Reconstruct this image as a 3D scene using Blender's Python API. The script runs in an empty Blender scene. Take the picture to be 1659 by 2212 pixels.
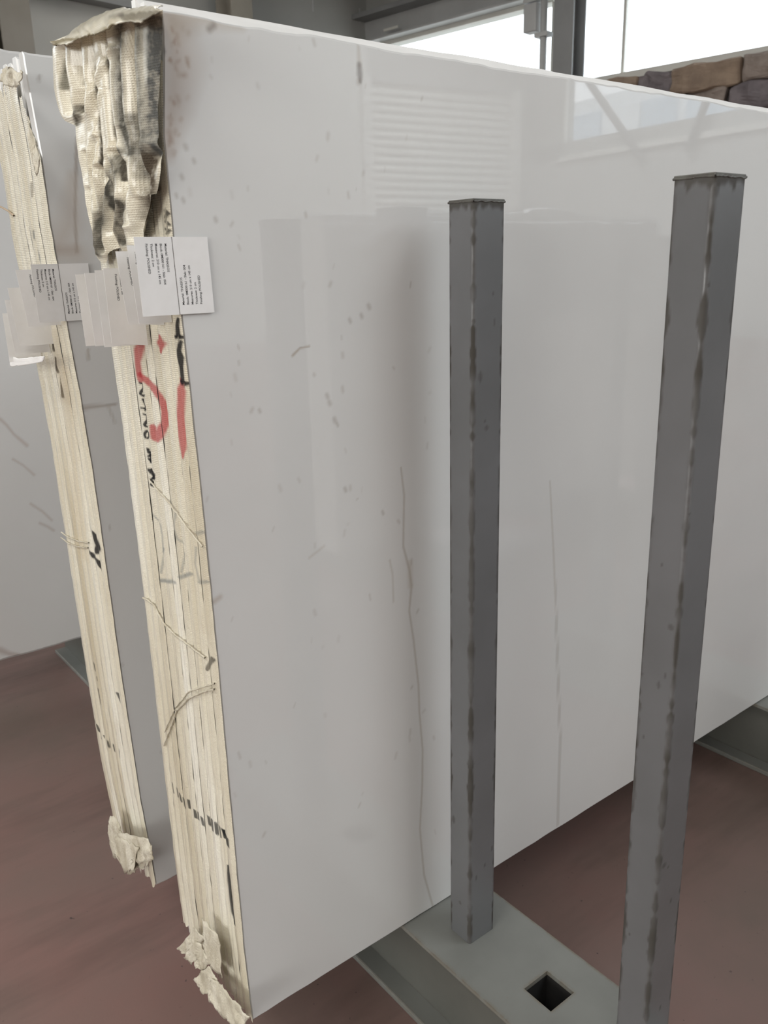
import bpy, bmesh, math, random
import numpy as np
from mathutils import Matrix, Vector
from mathutils import noise as mnoise

S = bpy.context.scene
COL = S.collection
random.seed(7)
RNG = np.random.default_rng(7)

# ------------------------------------------------------------------ camera
W_PX, H_PX = 1659, 2212
PP = np.array([829.5, 1106.0])
VX = np.array([3243.0, 506.0])          # vanishing point of the slab length
VV = np.array([985.0, 7250.0])          # vanishing point of the verticals
F_PX = math.sqrt(-float((VX - PP) @ (VV - PP)))


def _dir(p):
    v = np.array([p[0] - PP[0], p[1] - PP[1], F_PX])
    return v / np.linalg.norm(v)


_ex = _dir(VX)
_ez = -_dir(VV)
_ey = np.cross(_ez, _ex)
RWC = np.stack([_ex, _ey, _ez], 1)      # world -> camera (x right, y down, z forward)
CAM = np.array([-0.47749, -0.99080, 1.17260])


def onplane(p, ax, val):
    """where the photograph's point p lies on a world plane (used to measure real positions)"""
    r = RWC.T @ _dir(p)
    return CAM + r * ((val - CAM[ax]) / r[ax])


cd = bpy.data.cameras.new('camera')
cam = bpy.data.objects.new('camera', cd)
COL.objects.link(cam)
_rb = (np.diag([1, -1, -1]) @ RWC).T
M4 = Matrix([[*_rb[i], CAM[i]] for i in range(3)] + [[0, 0, 0, 1]])
cam.matrix_world = M4
cd.sensor_fit = 'HORIZONTAL'
cd.sensor_width = 36
cd.lens = F_PX / W_PX * 36
cd.clip_start = 0.05
cd.clip_end = 300
cd.dof.use_dof = True
cd.dof.focus_distance = 1.35
cd.dof.aperture_fstop = 15
S.camera = cam

# ------------------------------------------------------------------ world, lights, exposure
SKY = 4.0
w = bpy.data.worlds.new('overcast_sky')
S.world = w
w.use_nodes = True
bg = w.node_tree.nodes['Background']
bg.inputs[0].default_value = (0.93, 0.97, 1.0, 1)
bg.inputs[1].default_value = SKY
S.view_settings.view_transform = 'Standard'
S.view_settings.look = 'None'
S.view_settings.exposure = 0.0
S.view_settings.gamma = 1.0
S.view_settings.use_curve_mapping = False

BROT = math.radians(8.0)                # the hall is turned 8 degrees against the slab racks
FLOOR = -0.2


def B(u, v, z):
    c, s = math.cos(BROT), math.sin(BROT)
    return (CAM[0] + u * c - v * s, CAM[1] + u * s + v * c, z)


def area(name, uvz, size, power, color, direction):
    d = bpy.data.lights.new(name, 'AREA')
    d.shape = 'RECTANGLE'
    d.size, d.size_y = size
    d.energy = power
    d.color = color
    o = bpy.data.objects.new(name, d)
    COL.objects.link(o)
    o.location = B(*uvz)
    dv = Vector(B(*direction)) - Vector(B(0, 0, 0))
    o.rotation_euler = dv.to_track_quat('-Z', 'Y').to_euler()
    return o


# added fill lamps below unseen rooflights and at an unseen left opening
area('roof_fill_lamp', (-3.5, 1.0, 6.30), (2.4, 14.0), 520, (1.0, 0.97, 0.92), (0, 0, -1))
area('roof_fill_lamp', (4.0, -5.2, 6.30), (3.6, 7.0), 370, (0.95, 0.98, 1.0), (0, 0, -1))
area('roof_fill_lamp', (8.8, -9.6, 6.30), (3.6, 5.0), 640, (0.88, 0.95, 1.0), (0, 0, -1))  # added to brighten the shutter and wrapped bundle in the reflection
area('left_fill_lamp', (-13.6, -1.0, 3.4), (7.0, 4.2), 490, (1.0, 0.95, 0.86), (1, 0, 0))
area('roof_fill_lamp', (7.5, 8.2, 6.30), (2.4, 6.0), 100, (1.0, 0.97, 0.92), (0, 0, -1))  # added to lift the dark back of the hall


# ------------------------------------------------------------------ materials
def mat(name):
    m = bpy.data.materials.new(name)
    m.use_nodes = True
    nt = m.node_tree
    return m, nt, nt.nodes['Principled BSDF']


def N(nt, typ, **kw):
    n = nt.nodes.new(typ)
    for k, v in kw.items():
        if k in n.inputs.keys():
            n.inputs[k].default_value = v
        else:
            setattr(n, k, v)
    return n


def noise(nt, scale, detail=4, rough=0.55, coord='Object', vec=None, stretch=None):
    tc = N(nt, 'ShaderNodeTexCoord')
    src = tc.outputs[coord]
    if stretch:
        mp = N(nt, 'ShaderNodeMapping')
        mp.inputs['Scale'].default_value = stretch
        nt.links.new(src, mp.inputs['Vector'])
        src = mp.outputs[0]
    n = N(nt, 'ShaderNodeTexNoise')
    n.inputs['Scale'].default_value = scale
    n.inputs['Detail'].default_value = detail
    n.inputs['Roughness'].default_value = rough
    nt.links.new(src, n.inputs['Vector'])
    return n


def ramp(nt, fac, stops):
    r = N(nt, 'ShaderNodeValToRGB')
    e = r.color_ramp.elements
    while len(e) < len(stops):
        e.new(0.5)
    for i, (p, c) in enumerate(stops):
        e[i].position = p
        e[i].color = (*c, 1) if len(c) == 3 else c
    nt.links.new(fac, r.inputs[0])
    return r


def mix(nt, fac, a, b):
    m = N(nt, 'ShaderNodeMix', data_type='RGBA')
    for sock, v in ((m.inputs[0], fac), (m.inputs[6], a), (m.inputs[7], b)):
        if isinstance(v, bpy.types.NodeSocket):
            nt.links.new(v, sock)
        elif isinstance(v, tuple):
            sock.default_value = (*v, 1)
        else:
            sock.default_value = v
    return m.outputs[2]


def bump(nt, h, strength, dist, bsdf):
    b = N(nt, 'ShaderNodeBump')
    b.inputs['Strength'].default_value = strength
    b.inputs['Distance'].default_value = dist
    nt.links.new(h, b.inputs['Height'])
    nt.links.new(b.outputs[0], bsdf.inputs['Normal'])
    return b


def noisy(name, c1, c2, scale=4, rough=0.5, bstr=0.0, bscale=60, bdist=0.002, metal=0.0, stretch=None, detail=5, lo=0.35, hi=0.65):
    m, nt, p = mat(name)
    n = noise(nt, scale, detail, stretch=stretch)
    r = ramp(nt, n.outputs[0], [(lo, c1), (hi, c2)])
    nt.links.new(r.outputs[0], p.inputs['Base Color'])
    p.inputs['Roughness'].default_value = rough
    p.inputs['Metallic'].default_value = metal
    if bstr:
        n2 = noise(nt, bscale, 4)
        bump(nt, n2.outputs[0], bstr, bdist, p)
    return m


def attr_over(nt, base, name):
    a = N(nt, 'ShaderNodeAttribute')
    a.attribute_name = name
    return mix(nt, a.outputs['Alpha'], base, a.outputs['Color'])


def marble(name, stained):
    m, nt, p = mat(name)
    n = noise(nt, 1.6, 4)
    r = ramp(nt, n.outputs[0], [(0.3, (0.642, 0.643, 0.634)), (0.7, (0.688, 0.69, 0.684))])
    n2 = noise(nt, 55, 3)
    r2 = ramp(nt, n2.outputs[0], [(0.68, (0, 0, 0)), (0.80, (1, 1, 1))])
    n3 = noise(nt, 3.5, 2)
    r3 = ramp(nt, n3.outputs[0], [(0.55, (0, 0, 0)), (0.75, (0.30, 0.30, 0.30))])
    mul = N(nt, 'ShaderNodeMath', operation='MULTIPLY')
    nt.links.new(r2.outputs[0], mul.inputs[0])
    nt.links.new(r3.outputs[0], mul.inputs[1])
    c = mix(nt, mul.outputs[0], r.outputs[0], (0.42, 0.38, 0.33))
    if stained:
        c = attr_over(nt, c, 'stain')
    nt.links.new(c, p.inputs['Base Color'])
    p.inputs['Roughness'].default_value = 0.022
    p.inputs['IOR'].default_value = 1.68
    return m


M_MARBLE_S = marble('polished_white_marble', True)
M_MARBLE = marble('white_marble', False)
M_MARBLE.node_tree.nodes['Principled BSDF'].inputs['Roughness'].default_value = 0.3
M_RIM = noisy('sawn_white_marble', (0.74, 0.735, 0.72), (0.79, 0.785, 0.77), 12, 0.45, 0.2, 90, 0.002)


def meshcloth(name, weave, gain=1.0):
    """resin soaked fibreglass mesh: glossy, cream, woven grain, painted marks, dirt and fold shade from the ink attribute"""
    m, nt, p = mat(name)
    n = noise(nt, 14, 5, stretch=(1, 1, 0.12))
    r = ramp(nt, n.outputs[0], [(0.32, tuple(gain * q for q in (0.58, 0.53, 0.405))), (0.5, tuple(gain * q for q in (0.70, 0.665, 0.55))), (0.72, tuple(gain * q for q in (0.79, 0.775, 0.69)))])
    n4 = noise(nt, 5, 3)
    r4 = ramp(nt, n4.outputs[0], [(0.60, (0, 0, 0)), (0.78, (0.5, 0.5, 0.5))])
    c = mix(nt, r4.outputs[0], r.outputs[0], (0.48, 0.40, 0.27))
    oi = N(nt, 'ShaderNodeObjectInfo')
    ro = ramp(nt, oi.outputs['Random'], [(0.0, (0.84, 0.82, 0.78)), (0.5, (0.97, 0.96, 0.94)), (1.0, (1.0, 1.0, 1.0))])
    mt = N(nt, 'ShaderNodeMix', data_type='RGBA', blend_type='MULTIPLY')
    mt.inputs[0].default_value = 1.0
    nt.links.new(c, mt.inputs[6])
    nt.links.new(ro.outputs[0], mt.inputs[7])
    c = mt.outputs[2]
    c = attr_over(nt, c, 'ink_shade')
    ia = N(nt, 'ShaderNodeAttribute')
    ia.attribute_name = 'ink_shade'
    cw = N(nt, 'ShaderNodeMapRange')
    nt.links.new(ia.outputs['Alpha'], cw.inputs[0])
    cw.inputs[3].default_value = 0.8
    cw.inputs[4].default_value = 0.0
    nt.links.new(cw.outputs[0], p.inputs['Coat Weight'])
    for sock, lo_, hi_ in (('Roughness', 0.34, 0.8), ('Specular IOR Level', 0.5, 0.06)):
        q_ = N(nt, 'ShaderNodeMapRange')
        nt.links.new(ia.outputs['Alpha'], q_.inputs[0])
        q_.inputs[3].default_value = lo_
        q_.inputs[4].default_value = hi_
        nt.links.new(q_.outputs[0], p.inputs[sock])
    nt.links.new(c, p.inputs['Base Color'])
    p.inputs['Roughness'].default_value = 0.34
    p.inputs['IOR'].default_value = 1.5
    p.inputs['Coat Roughness'].default_value = 0.16
    tc = N(nt, 'ShaderNodeTexCoord')
    sep = N(nt, 'ShaderNodeSeparateXYZ')
    nt.links.new(tc.outputs['Object'], sep.inputs[0])

    def sine(sock, freq):
        a = N(nt, 'ShaderNodeMath', operation='MULTIPLY')
        nt.links.new(sock, a.inputs[0])
        a.inputs[1].default_value = freq
        b = N(nt, 'ShaderNodeMath', operation='SINE')
        nt.links.new(a.outputs[0], b.inputs[0])
        return b.outputs[0]
    sy = sine(sep.outputs[1], 2 * math.pi / 0.0028)
    sz = sine(sep.outputs[2], 2 * math.pi / 0.0027)
    pr = N(nt, 'ShaderNodeMath', operation='MAXIMUM')
    nt.links.new(sy, pr.inputs[0])
    nt.links.new(sz, pr.inputs[1])
    nb = noise(nt, 160, 3)
    ad = N(nt, 'ShaderNodeMath', operation='MULTIPLY_ADD')
    nt.links.new(pr.outputs[0], ad.inputs[0])
    # weave fades below z ~ 0.9
    mr = N(nt, 'ShaderNodeMapRange')
    nt.links.new(sep.outputs[2], mr.inputs[0])
    mr.inputs[1].default_value = 0.75
    mr.inputs[2].default_value = 1.15
    mr.inputs[3].default_value = 0.12 * weave
    mr.inputs[4].default_value = 0.34 * weave
    nt.links.new(mr.outputs[0], ad.inputs[1])
    nt.links.new(nb.outputs[0], ad.inputs[2])
    bump(nt, ad.outputs[0], 0.55, 0.0022, p)
    return m


M_EDGE = meshcloth('resin_mesh_edge', 0.9, 1.1)
M_CLOTH = meshcloth('fibreglass_cloth', 0.8, 1.24)
M_FRINGE = noisy('ragged_resin_mesh', (0.50, 0.455, 0.35), (0.70, 0.66, 0.55), 40, 0.4, 0.9, 260, 0.002, stretch=(1, 1, 0.35))


def painted_steel(name, c1, c2, rust=(0.055, 0.048, 0.042), worn=False):
    m, nt, p = mat(name)
    n = noise(nt, 5, 5)
    r = ramp(nt, n.outputs[0], [(0.35, c1), (0.65, c2)])
    geo = N(nt, 'ShaderNodeNewGeometry')
    bev = N(nt, 'ShaderNodeBevel')
    bev.inputs['Radius'].default_value = 0.010
    dot = N(nt, 'ShaderNodeVectorMath', operation='DOT_PRODUCT')
    nt.links.new(bev.outputs[0], dot.inputs[0])
    nt.links.new(geo.outputs['True Normal'], dot.inputs[1])
    edge = ramp(nt, dot.outputs['Value'], [(0.86, (1, 1, 1)), (0.985, (0, 0, 0))])
    n2 = noise(nt, 38, 5, 0.7)
    r2 = ramp(nt, n2.outputs[0], [(0.42, (0.25, 0.25, 0.25)), (0.56, (1, 1, 1))])
    mul = N(nt, 'ShaderNodeMath', operation='MULTIPLY')
    nt.links.new(edge.outputs[0], mul.inputs[0])
    nt.links.new(r2.outputs[0], mul.inputs[1])
    n3 = noise(nt, 16, 6, 0.75)
    r3 = ramp(nt, n3.outputs[0], [(0.69, (0, 0, 0)), (0.76, (0.7, 0.7, 0.7))])
    mx = N(nt, 'ShaderNodeMath', operation='MAXIMUM')
    nt.links.new(mul.outputs[0], mx.inputs[0])
    nt.links.new(r3.outputs[0], mx.inputs[1])
    c = mix(nt, mx.outputs[0], r.outputs[0], rust)
    p.inputs['Roughness'].default_value = 0.42
    if worn:
        c = attr_over(nt, c, 'wear')
        ia = N(nt, 'ShaderNodeAttribute')
        ia.attribute_name = 'wear'
        for sock, lo_, hi_ in (('Roughness', 0.32, 0.85), ('Specular IOR Level', 0.7, 0.1)):
            q_ = N(nt, 'ShaderNodeMapRange')
            nt.links.new(ia.outputs['Alpha'], q_.inputs[0])
            q_.inputs[3].default_value = lo_
            q_.inputs[4].default_value = hi_
            nt.links.new(q_.outputs[0], p.inputs[sock])
    nt.links.new(c, p.inputs['Base Color'])
    nb = noise(nt, 90, 3)
    bump(nt, nb.outputs[0], 0.15, 0.001, p)
    return m


M_POST = painted_steel('grey_painted_steel', (0.110, 0.113, 0.116), (0.136, 0.139, 0.145), worn=True)
M_BEAM = painted_steel('light_grey_beam_paint', (0.165, 0.170, 0.158), (0.20, 0.207, 0.193), (0.14, 0.115, 0.08))
M_BEAMD = painted_steel('dark_beam_paint', (0.10, 0.102, 0.09), (0.13, 0.132, 0.118))
M_HOLE = noisy('socket_shade_steel', (0.006, 0.006, 0.006), (0.012, 0.011, 0.01), 30, 0.9)  # near-black colour carries the darkness inside the socket
M_PAPER = noisy('white_label_paper', (0.80, 0.795, 0.785), (0.84, 0.835, 0.83), 40, 0.55, 0.1, 200, 0.0005)
M_INK = noisy('black_print', (0.02, 0.02, 0.022), (0.035, 0.035, 0.04), 60, 0.7)
M_CREASE = noisy('grey_crease_ink', (0.16, 0.15, 0.14), (0.25, 0.23, 0.22), 200, 0.8)
M_PANEL = noisy('grey_wall_panel', (0.38, 0.38, 0.36), (0.43, 0.43, 0.41), 0.6, 0.5)
M_PANELL = noisy('pale_wall_panel', (0.60, 0.60, 0.56), (0.66, 0.66, 0.62), 0.6, 0.5)
M_ROOF = noisy('grey_roof_sheet', (0.72, 0.73, 0.73), (0.80, 0.81, 0.81), 0.8, 0.5)
M_STEEL = noisy('warm_grey_steel', (0.27, 0.25, 0.21), (0.32, 0.30, 0.26), 1.5, 0.5)
M_STEELD = noisy('dark_grey_steel', (0.24, 0.245, 0.245), (0.29, 0.295, 0.295), 1.5, 0.5)
M_STEELM = noisy('mid_grey_steel', (0.48, 0.485, 0.48), (0.55, 0.555, 0.55), 1.5, 0.45)
M_WHITE = noisy('white_frame_paint', (0.66, 0.65, 0.60), (0.72, 0.71, 0.66), 2, 0.45)
M_STONE = []
for i, (a, b) in enumerate([((0.20, 0.155, 0.13), (0.32, 0.26, 0.22)), ((0.27, 0.20, 0.15), (0.40, 0.30, 0.22)),
                            ((0.15, 0.13, 0.14), (0.25, 0.22, 0.23)), ((0.26, 0.21, 0.18), (0.38, 0.32, 0.28))]):
    M_STONE.append(noisy('rough_brown_stone', a, b, 3.5, 0.8, 0.8, 8, 0.03))
M_MORTAR = noisy('dark_mortar', (0.09, 0.08, 0.075), (0.13, 0.115, 0.105), 6, 0.9)
M_GROUND = noisy('yard_concrete', (0.34, 0.33, 0.31), (0.42, 0.41, 0.39), 0.5, 0.9)
M_BLUE = noisy('pale_blue_cladding', (0.42, 0.52, 0.62), (0.52, 0.61, 0.70), 0.8, 0.4)
M_BLUEL = noisy('white_cladding', (0.74, 0.77, 0.80), (0.80, 0.83, 0.85), 0.5, 0.5)


def floor_mat():
    m, nt, p = mat('worn_red_brown_floor')
    n = noise(nt, 1.1, 6, 0.6)
    r = ramp(nt, n.outputs[0], [(0.34, (0.232, 0.134, 0.119)), (0.5, (0.204, 0.136, 0.119)), (0.66, (0.160, 0.120, 0.101))])
    n2 = noise(nt, 2.3, 5, 0.65, stretch=(0.35, 1.5, 1))
    r2 = ramp(nt, n2.outputs[0], [(0.5, (0, 0, 0)), (0.78, (0.75, 0.75, 0.75))])
    c = mix(nt, r2.outputs[0], r.outputs[0], (0.072, 0.050, 0.040))
    n3 = noise(nt, 60, 3)
    r3 = ramp(nt, n3.outputs[0], [(0.70, (0, 0, 0)), (0.76, (1, 1, 1))])
    c = mix(nt, r3.outputs[0], c, (0.07, 0.05, 0.045))
    nt.links.new(c, p.inputs['Base Color'])
    r4 = ramp(nt, n2.outputs[0], [(0.3, (0.32, 0.32, 0.32)), (0.7, (0.6, 0.6, 0.6))])
    nt.links.new(r4.outputs[0], p.inputs['Roughness'])
    n5 = noise(nt, 120, 3)
    bump(nt, n5.outputs[0], 0.08, 0.002, p)
    return m


M_FLOOR = floor_mat()


def pane_mat(name, tint, clear):
    m, nt, p = mat(name)
    out = nt.nodes['Material Output']
    tr = N(nt, 'ShaderNodeBsdfTransparent')
    tr.inputs[0].default_value = (*tint, 1)
    gl = N(nt, 'ShaderNodeBsdfGlossy')
    gl.inputs['Roughness'].default_value = 0.05
    mx = N(nt, 'ShaderNodeMixShader')
    mx.inputs[0].default_value = 1 - clear
    nt.links.new(tr.outputs[0], mx.inputs[1])
    nt.links.new(gl.outputs[0], mx.inputs[2])
    nt.links.new(mx.outputs[0], out.inputs[0])
    return m


M_PANE = pane_mat('window_pane', (0.96, 0.98, 0.99), 0.95)
M_OPAL = pane_mat('dimming_rooflight_sheet', (0.16, 0.16, 0.155), 0.95)  # dark tint cuts the sky light through the added rooflights
M_FILM = pane_mat('clear_plastic_film', (0.88, 0.90, 0.91), 0.80)


# ------------------------------------------------------------------ mesh helpers
def link(o, parent=None):
    COL.objects.link(o)
    if parent is not None:
        o.parent = parent
    return o


def raw(name, verts, faces, material, parent=None, smooth=False, attr=None, ngon=None):
    me = bpy.data.meshes.new(name)
    verts = np.asarray(verts, dtype=np.float32)
    faces = np.asarray(faces)
    if faces.dtype == object or faces.ndim != 2:
        me.from_pydata([tuple(v) for v in verts], [], [tuple(f) for f in faces])
    else:
        nf, k = faces.shape
        me.vertices.add(len(verts))
        me.vertices.foreach_set('co', verts.ravel())
        li = faces.astype(np.int32).ravel()
        ls = np.arange(0, nf * k, k, dtype=np.int32)
        lt = np.full(nf, k, dtype=np.int32)
        if ngon is not None:
            ls = np.append(ls, np.int32(len(li)))
            lt = np.append(lt, np.int32(len(ngon)))
            li = np.concatenate([li, np.asarray(ngon, np.int32)])
        me.loops.add(len(li))
        me.loops.foreach_set('vertex_index', li)
        me.polygons.add(len(ls))
        me.polygons.foreach_set('loop_start', ls)
        me.polygons.foreach_set('loop_total', lt)
        me.update(calc_edges=True)
    me.validate()
    if attr is not None:
        a = me.attributes.new(attr[0], 'FLOAT_COLOR', 'POINT')
        a.data.foreach_set('color', np.asarray(attr[1], dtype=np.float32).ravel())
    me.polygons.foreach_set('use_smooth', [bool(smooth)] * len(me.polygons))
    me.materials.append(material)
    return link(bpy.data.objects.new(name, me), parent)


def bobj(name, bm, material, parent=None, smooth=False):
    bmesh.ops.recalc_face_normals(bm, faces=bm.faces[:])
    me = bpy.data.meshes.new(name)
    bm.to_mesh(me)
    bm.free()
    if smooth:
        me.polygons.foreach_set('use_smooth', [True] * len(me.polygons))
    me.materials.append(material)
    return link(bpy.data.objects.new(name, me), parent)


def add_box(bm, lo, hi, bevel=0.0, xf=None, segs=2):
    vs = [bm.verts.new((lo[0] if i & 1 == 0 else hi[0], lo[1] if i & 2 == 0 else hi[1], lo[2] if i & 4 == 0 else hi[2])) for i in range(8)]
    fs = [bm.faces.new([vs[j] for j in q]) for q in ((0, 2, 3, 1), (4, 5, 7, 6), (0, 1, 5, 4), (2, 6, 7, 3), (0, 4, 6, 2), (1, 3, 7, 5))]
    if bevel:
        es = list({e for f in fs for e in f.edges})
        r = bmesh.ops.bevel(bm, geom=es, offset=bevel, segments=segs, affect='EDGES', profile=0.5)
        vs = list({v for f in r['faces'] for v in f.verts} | {v for v in vs if v.is_valid})
    if xf:
        for v in vs:
            v.co = xf(v.co)
    return vs


def box(name, lo, hi, material, parent=None, bevel=0.0, xf=None):
    bm = bmesh.new()
    add_box(bm, lo, hi, bevel, xf)
    return bobj(name, bm, material, parent)


def Bv(co):
    return Vector(B(co.x, co.y, co.z))


def hbox(name, lo, hi, material, parent=None, bevel=0.0):
    """a box laid out along the hall's own walls"""
    return box(name, lo, hi, material, parent, bevel, Bv)


def tag(o, label=None, cat=None, group=None, kind=None):
    if cat and not kind:
        kind = 'thing'
    for k, v in (('label', label), ('category', cat), ('group', group), ('kind', kind)):
        if v:
            o[k] = v
    return o


def empty(name, loc):
    o = bpy.data.objects.new(name, None)
    o.location = loc
    o.empty_display_size = 0.05
    COL.objects.link(o)
    return o


def adopt(o, parent):
    """parent without moving: children are modelled in world coordinates"""
    o.parent = parent
    o.matrix_parent_inverse = Matrix.Translation(-Vector(parent.location))
    return o


def grid_faces(nr, nc, off=0):
    i, j = np.meshgrid(np.arange(nr - 1), np.arange(nc - 1), indexing='ij')
    a = (i * nc + j).ravel() + off
    return np.stack([a, a + 1, a + nc + 1, a + nc], 1)


def fnoise(x, seed=0):
    """cheap smooth 1-D noise on arrays"""
    r = np.random.default_rng(seed).uniform(-1, 1, 4096)
    i = np.floor(x).astype(int)
    f = x - i
    f = f * f * (3 - 2 * f)
    return r[i % 4096] * (1 - f) + r[(i + 1) % 4096] * f


def paint(pts, strokes, base=None):
    """pts Nx2; strokes = (polyline Mx2, half widths, rgb, alpha, softness). Pigment per vertex."""
    out = np.zeros((len(pts), 4)) if base is None else base
    for line, hw, rgb, alpha, soft in strokes:
        line = np.asarray(line, float)
        hw = np.broadcast_to(np.asarray(hw, float), (len(line),))
        lo = line.min(0) - hw.max() * (1 + soft) - 1e-4
        hi = line.max(0) + hw.max() * (1 + soft) + 1e-4
        idx = np.nonzero(((pts >= lo) & (pts <= hi)).all(1))[0]
        if not len(idx):
            continue
        p = pts[idx]
        m = np.zeros(len(idx))
        segs = [(line[0], line[0], hw[0], hw[0])] if len(line) == 1 else [(line[i], line[i + 1], hw[i], hw[i + 1]) for i in range(len(line) - 1)]
        for a, b, wa, wb in segs:
            d = b - a
            t = np.clip(((p - a) @ d) / max(d @ d, 1e-12), 0, 1)
            dist = np.linalg.norm(p - a - t[:, None] * d, axis=1)
            wd = wa + (wb - wa) * t
            m = np.maximum(m, np.clip((wd * (1 + soft) - dist) / (wd * 2 * soft + 1e-9), 0, 1))
        al = m * alpha
        new = out[idx]
        ao = al + new[:, 3] * (1 - al)
        k = np.where(ao > 1e-6, al / np.maximum(ao, 1e-6), 0)[:, None]
        new[:, :3] = new[:, :3] * (1 - k) + np.array(rgb) * k
        new[:, 3] = ao
        out[idx] = new
    return out


def px_end(pts, xpl):
    """photo points -> (y, z) on the end of a bundle, whose face bulges to x = xpl(z)"""
    res = []
    for p in pts:
        q = onplane(p, 0, 0.0)
        for _ in range(4):
            q = onplane(p, 0, xpl(q[2]) - 0.0035)
        res.append((q[1], q[2]))
    return np.array(res)


def px_face(pts, y):
    return np.array([onplane(p, 1, y)[[0, 2]] for p in pts])


# ------------------------------------------------------------------ the hall
U0, U1, V0, V1 = -14.0, 13.0, -13.2, 12.7
ROOF = 6.45
fl = hbox('floor', (U0 - 0.3, V0 - 0.3, FLOOR - 0.2), (U1 + 0.3, V1 + 0.3, FLOOR), M_FLOOR)
tag(fl, kind='structure')
g = hbox('ground', (-70, -80, FLOOR - 0.5), (90, 80, FLOOR - 0.25), M_GROUND)
tag(g, kind='structure')

# roof: ribbed sheet with unseen rooflight strips added for daylight, lying on purlins
ceil = empty('ceiling', B(0, 0, ROOF))
tag(ceil, kind='structure')
for (a, b) in ((U0 - 0.3, -4.7), (-2.3, 2.2), (5.8, 7.0), (10.6, U1 + 0.3)):
    adopt(hbox('roof_sheet', (a, V0 - 0.3, ROOF), (b, V1 + 0.3, ROOF + 0.12), M_ROOF), ceil)
for v in np.arange(V0 + 1.5, V1 - 0.3, 2.4):
    adopt(hbox('purlin', (U0, v, ROOF - 0.22), (U1, v + 0.09, ROOF - 0.002), M_STEELM), ceil)
for (a, b) in ((-4.7, -2.3), (2.2, 5.8), (7.0, 10.6)):
    adopt(hbox('added_rooflight_pane', (a, V0 - 0.3, ROOF + 0.03), (b, V1 + 0.3, ROOF + 0.04), M_OPAL), ceil)

SILL, HEAD = 3.87, 5.1
# right wall: stone below the sill, glass band, steel lintel, grey panels
wr = empty('wall_right', B(U1, 0, FLOOR))
tag(wr, kind='structure')
adopt(hbox('backing', (U1 + 0.02, 0.35, FLOOR), (U1 + 0.3, V1, SILL - 0.06), M_MORTAR), wr)
adopt(hbox('upper_panel', (U1, V0, HEAD + 0.55), (U1 + 0.25, V1, ROOF), M_PANEL), wr)
for v in np.arange(V0 + 1.0, V1, 1.1):
    adopt(hbox('panel_joint', (U1 - 0.012, v, HEAD + 0.8), (U1 + 0.01, v + 0.03, ROOF - 0.2), M_STEELM), wr)
# rough masonry, laid course by course where the slabs leave it in view; plain render elsewhere
adopt(hbox('plaster', (U1 - 0.03, V0, FLOOR), (U1 + 0.25, 0.35, 3.44), M_PANEL), wr)
adopt(hbox('pier', (U1 - 0.03, V0, 3.11), (U1 + 0.25, -12.3, HEAD + 0.55), M_PANEL), wr)
adopt(hbox('pier', (U1 - 0.03, -6.4, 3.11), (U1 + 0.25, 0.35, HEAD + 0.55), M_PANELL), wr)
rs = random.Random(5)
z = 2.2
row = 0
while z < SILL - 0.1:
    h = rs.uniform(0.34, 0.52)
    if z + h > SILL - 0.2:
        h = SILL - 0.07 - z
    v = 0.75 - rs.uniform(0, 0.4)
    while v < 8.5:
        L = rs.uniform(0.45, 1.05)
        bm = bmesh.new()
        add_box(bm, (U1 - rs.uniform(0.10, 0.2), v + 0.006, z + 0.005), (U1 + 0.08, v + L - 0.006, z + h - 0.005), 0.05)
        bmesh.ops.subdivide_edges(bm, edges=[e for e in bm.edges if e.calc_length() > 0.2], cuts=5, use_grid_fill=True)
        sd = rs.uniform(0, 50)
        for vt in bm.verts:
            n3 = mnoise.noise_vector(vt.co * 3.0 + Vector((sd, 0, 0)))
            n4 = mnoise.noise_vector(vt.co * 8.0 + Vector((sd, 5, 0)))
            vt.co += Vector((n3.x * 0.09 + n4.x * 0.04, n3.y * 0.06 + n4.y * 0.02, n3.z * 0.06 + n4.z * 0.02))
            vt.co = Bv(vt.co)
        adopt(bobj('stone', bm, rs.choice(M_STONE), None, False), wr)
        v += L
    z += h
    row += 1


def window_band(n, va, vb, mullions, u=U1, SILL=SILL, HEAD=HEAD):
    o = empty('window_%d' % n, B(u, (va + vb) / 2, SILL))
    tag(o, kind='structure')
    adopt(hbox('sill', (u - 0.12, va, SILL - 0.1), (u + 0.2, vb, SILL), M_WHITE), o)
    adopt(hbox('head_rail', (u - 0.06, va, HEAD), (u + 0.2, vb, HEAD + 0.07), M_WHITE), o)
    ms = [va] + list(mullions) + [vb]
    for i, m_ in enumerate(ms):
        hw = 0.045 if i in (0, len(ms) - 1) else 0.025
        adopt(hbox('mullion', (u - 0.02, m_ - hw, SILL), (u + 0.05, m_ + hw, HEAD), M_WHITE), o)
    for a, b in zip(ms[:-1], ms[1:]):
        adopt(hbox('pane', (u + 0.010, a + 0.026, SILL), (u + 0.016, b - 0.026, HEAD), M_PANE), o)
    return o


window_band(1, 0.4, 8.0, [2.6, 4.9, 7.2])
window_band(2, 8.45, 12.3, [])
window_band(3, -12.3, -6.4, [], SILL=3.17)
# lintel: a steel channel above the glass with small white clips
lt = empty('trim_1', B(U1, 0, HEAD))
tag(lt, kind='structure')
adopt(hbox('channel_web', (U1 - 0.05, V0, HEAD + 0.07), (U1 + 0.15, V1, HEAD + 0.55), M_STEELM), lt)
adopt(hbox('channel_flange', (U1 - 0.40, V0, HEAD + 0.48), (U1 + 0.05, V1, HEAD + 0.56), M_STEELD), lt)
adopt(hbox('drip_edge', (U1 - 0.30, V0, HEAD + 0.07), (U1 - 0.05, V1, HEAD + 0.10), M_STEELM), lt)
for v in (5.6, 8.9, 11.6):
    adopt(hbox('clip', (U1 - 0.31, v, HEAD + 0.16), (U1 - 0.295, v + 0.35, HEAD + 0.20), M_WHITE), lt)


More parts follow.
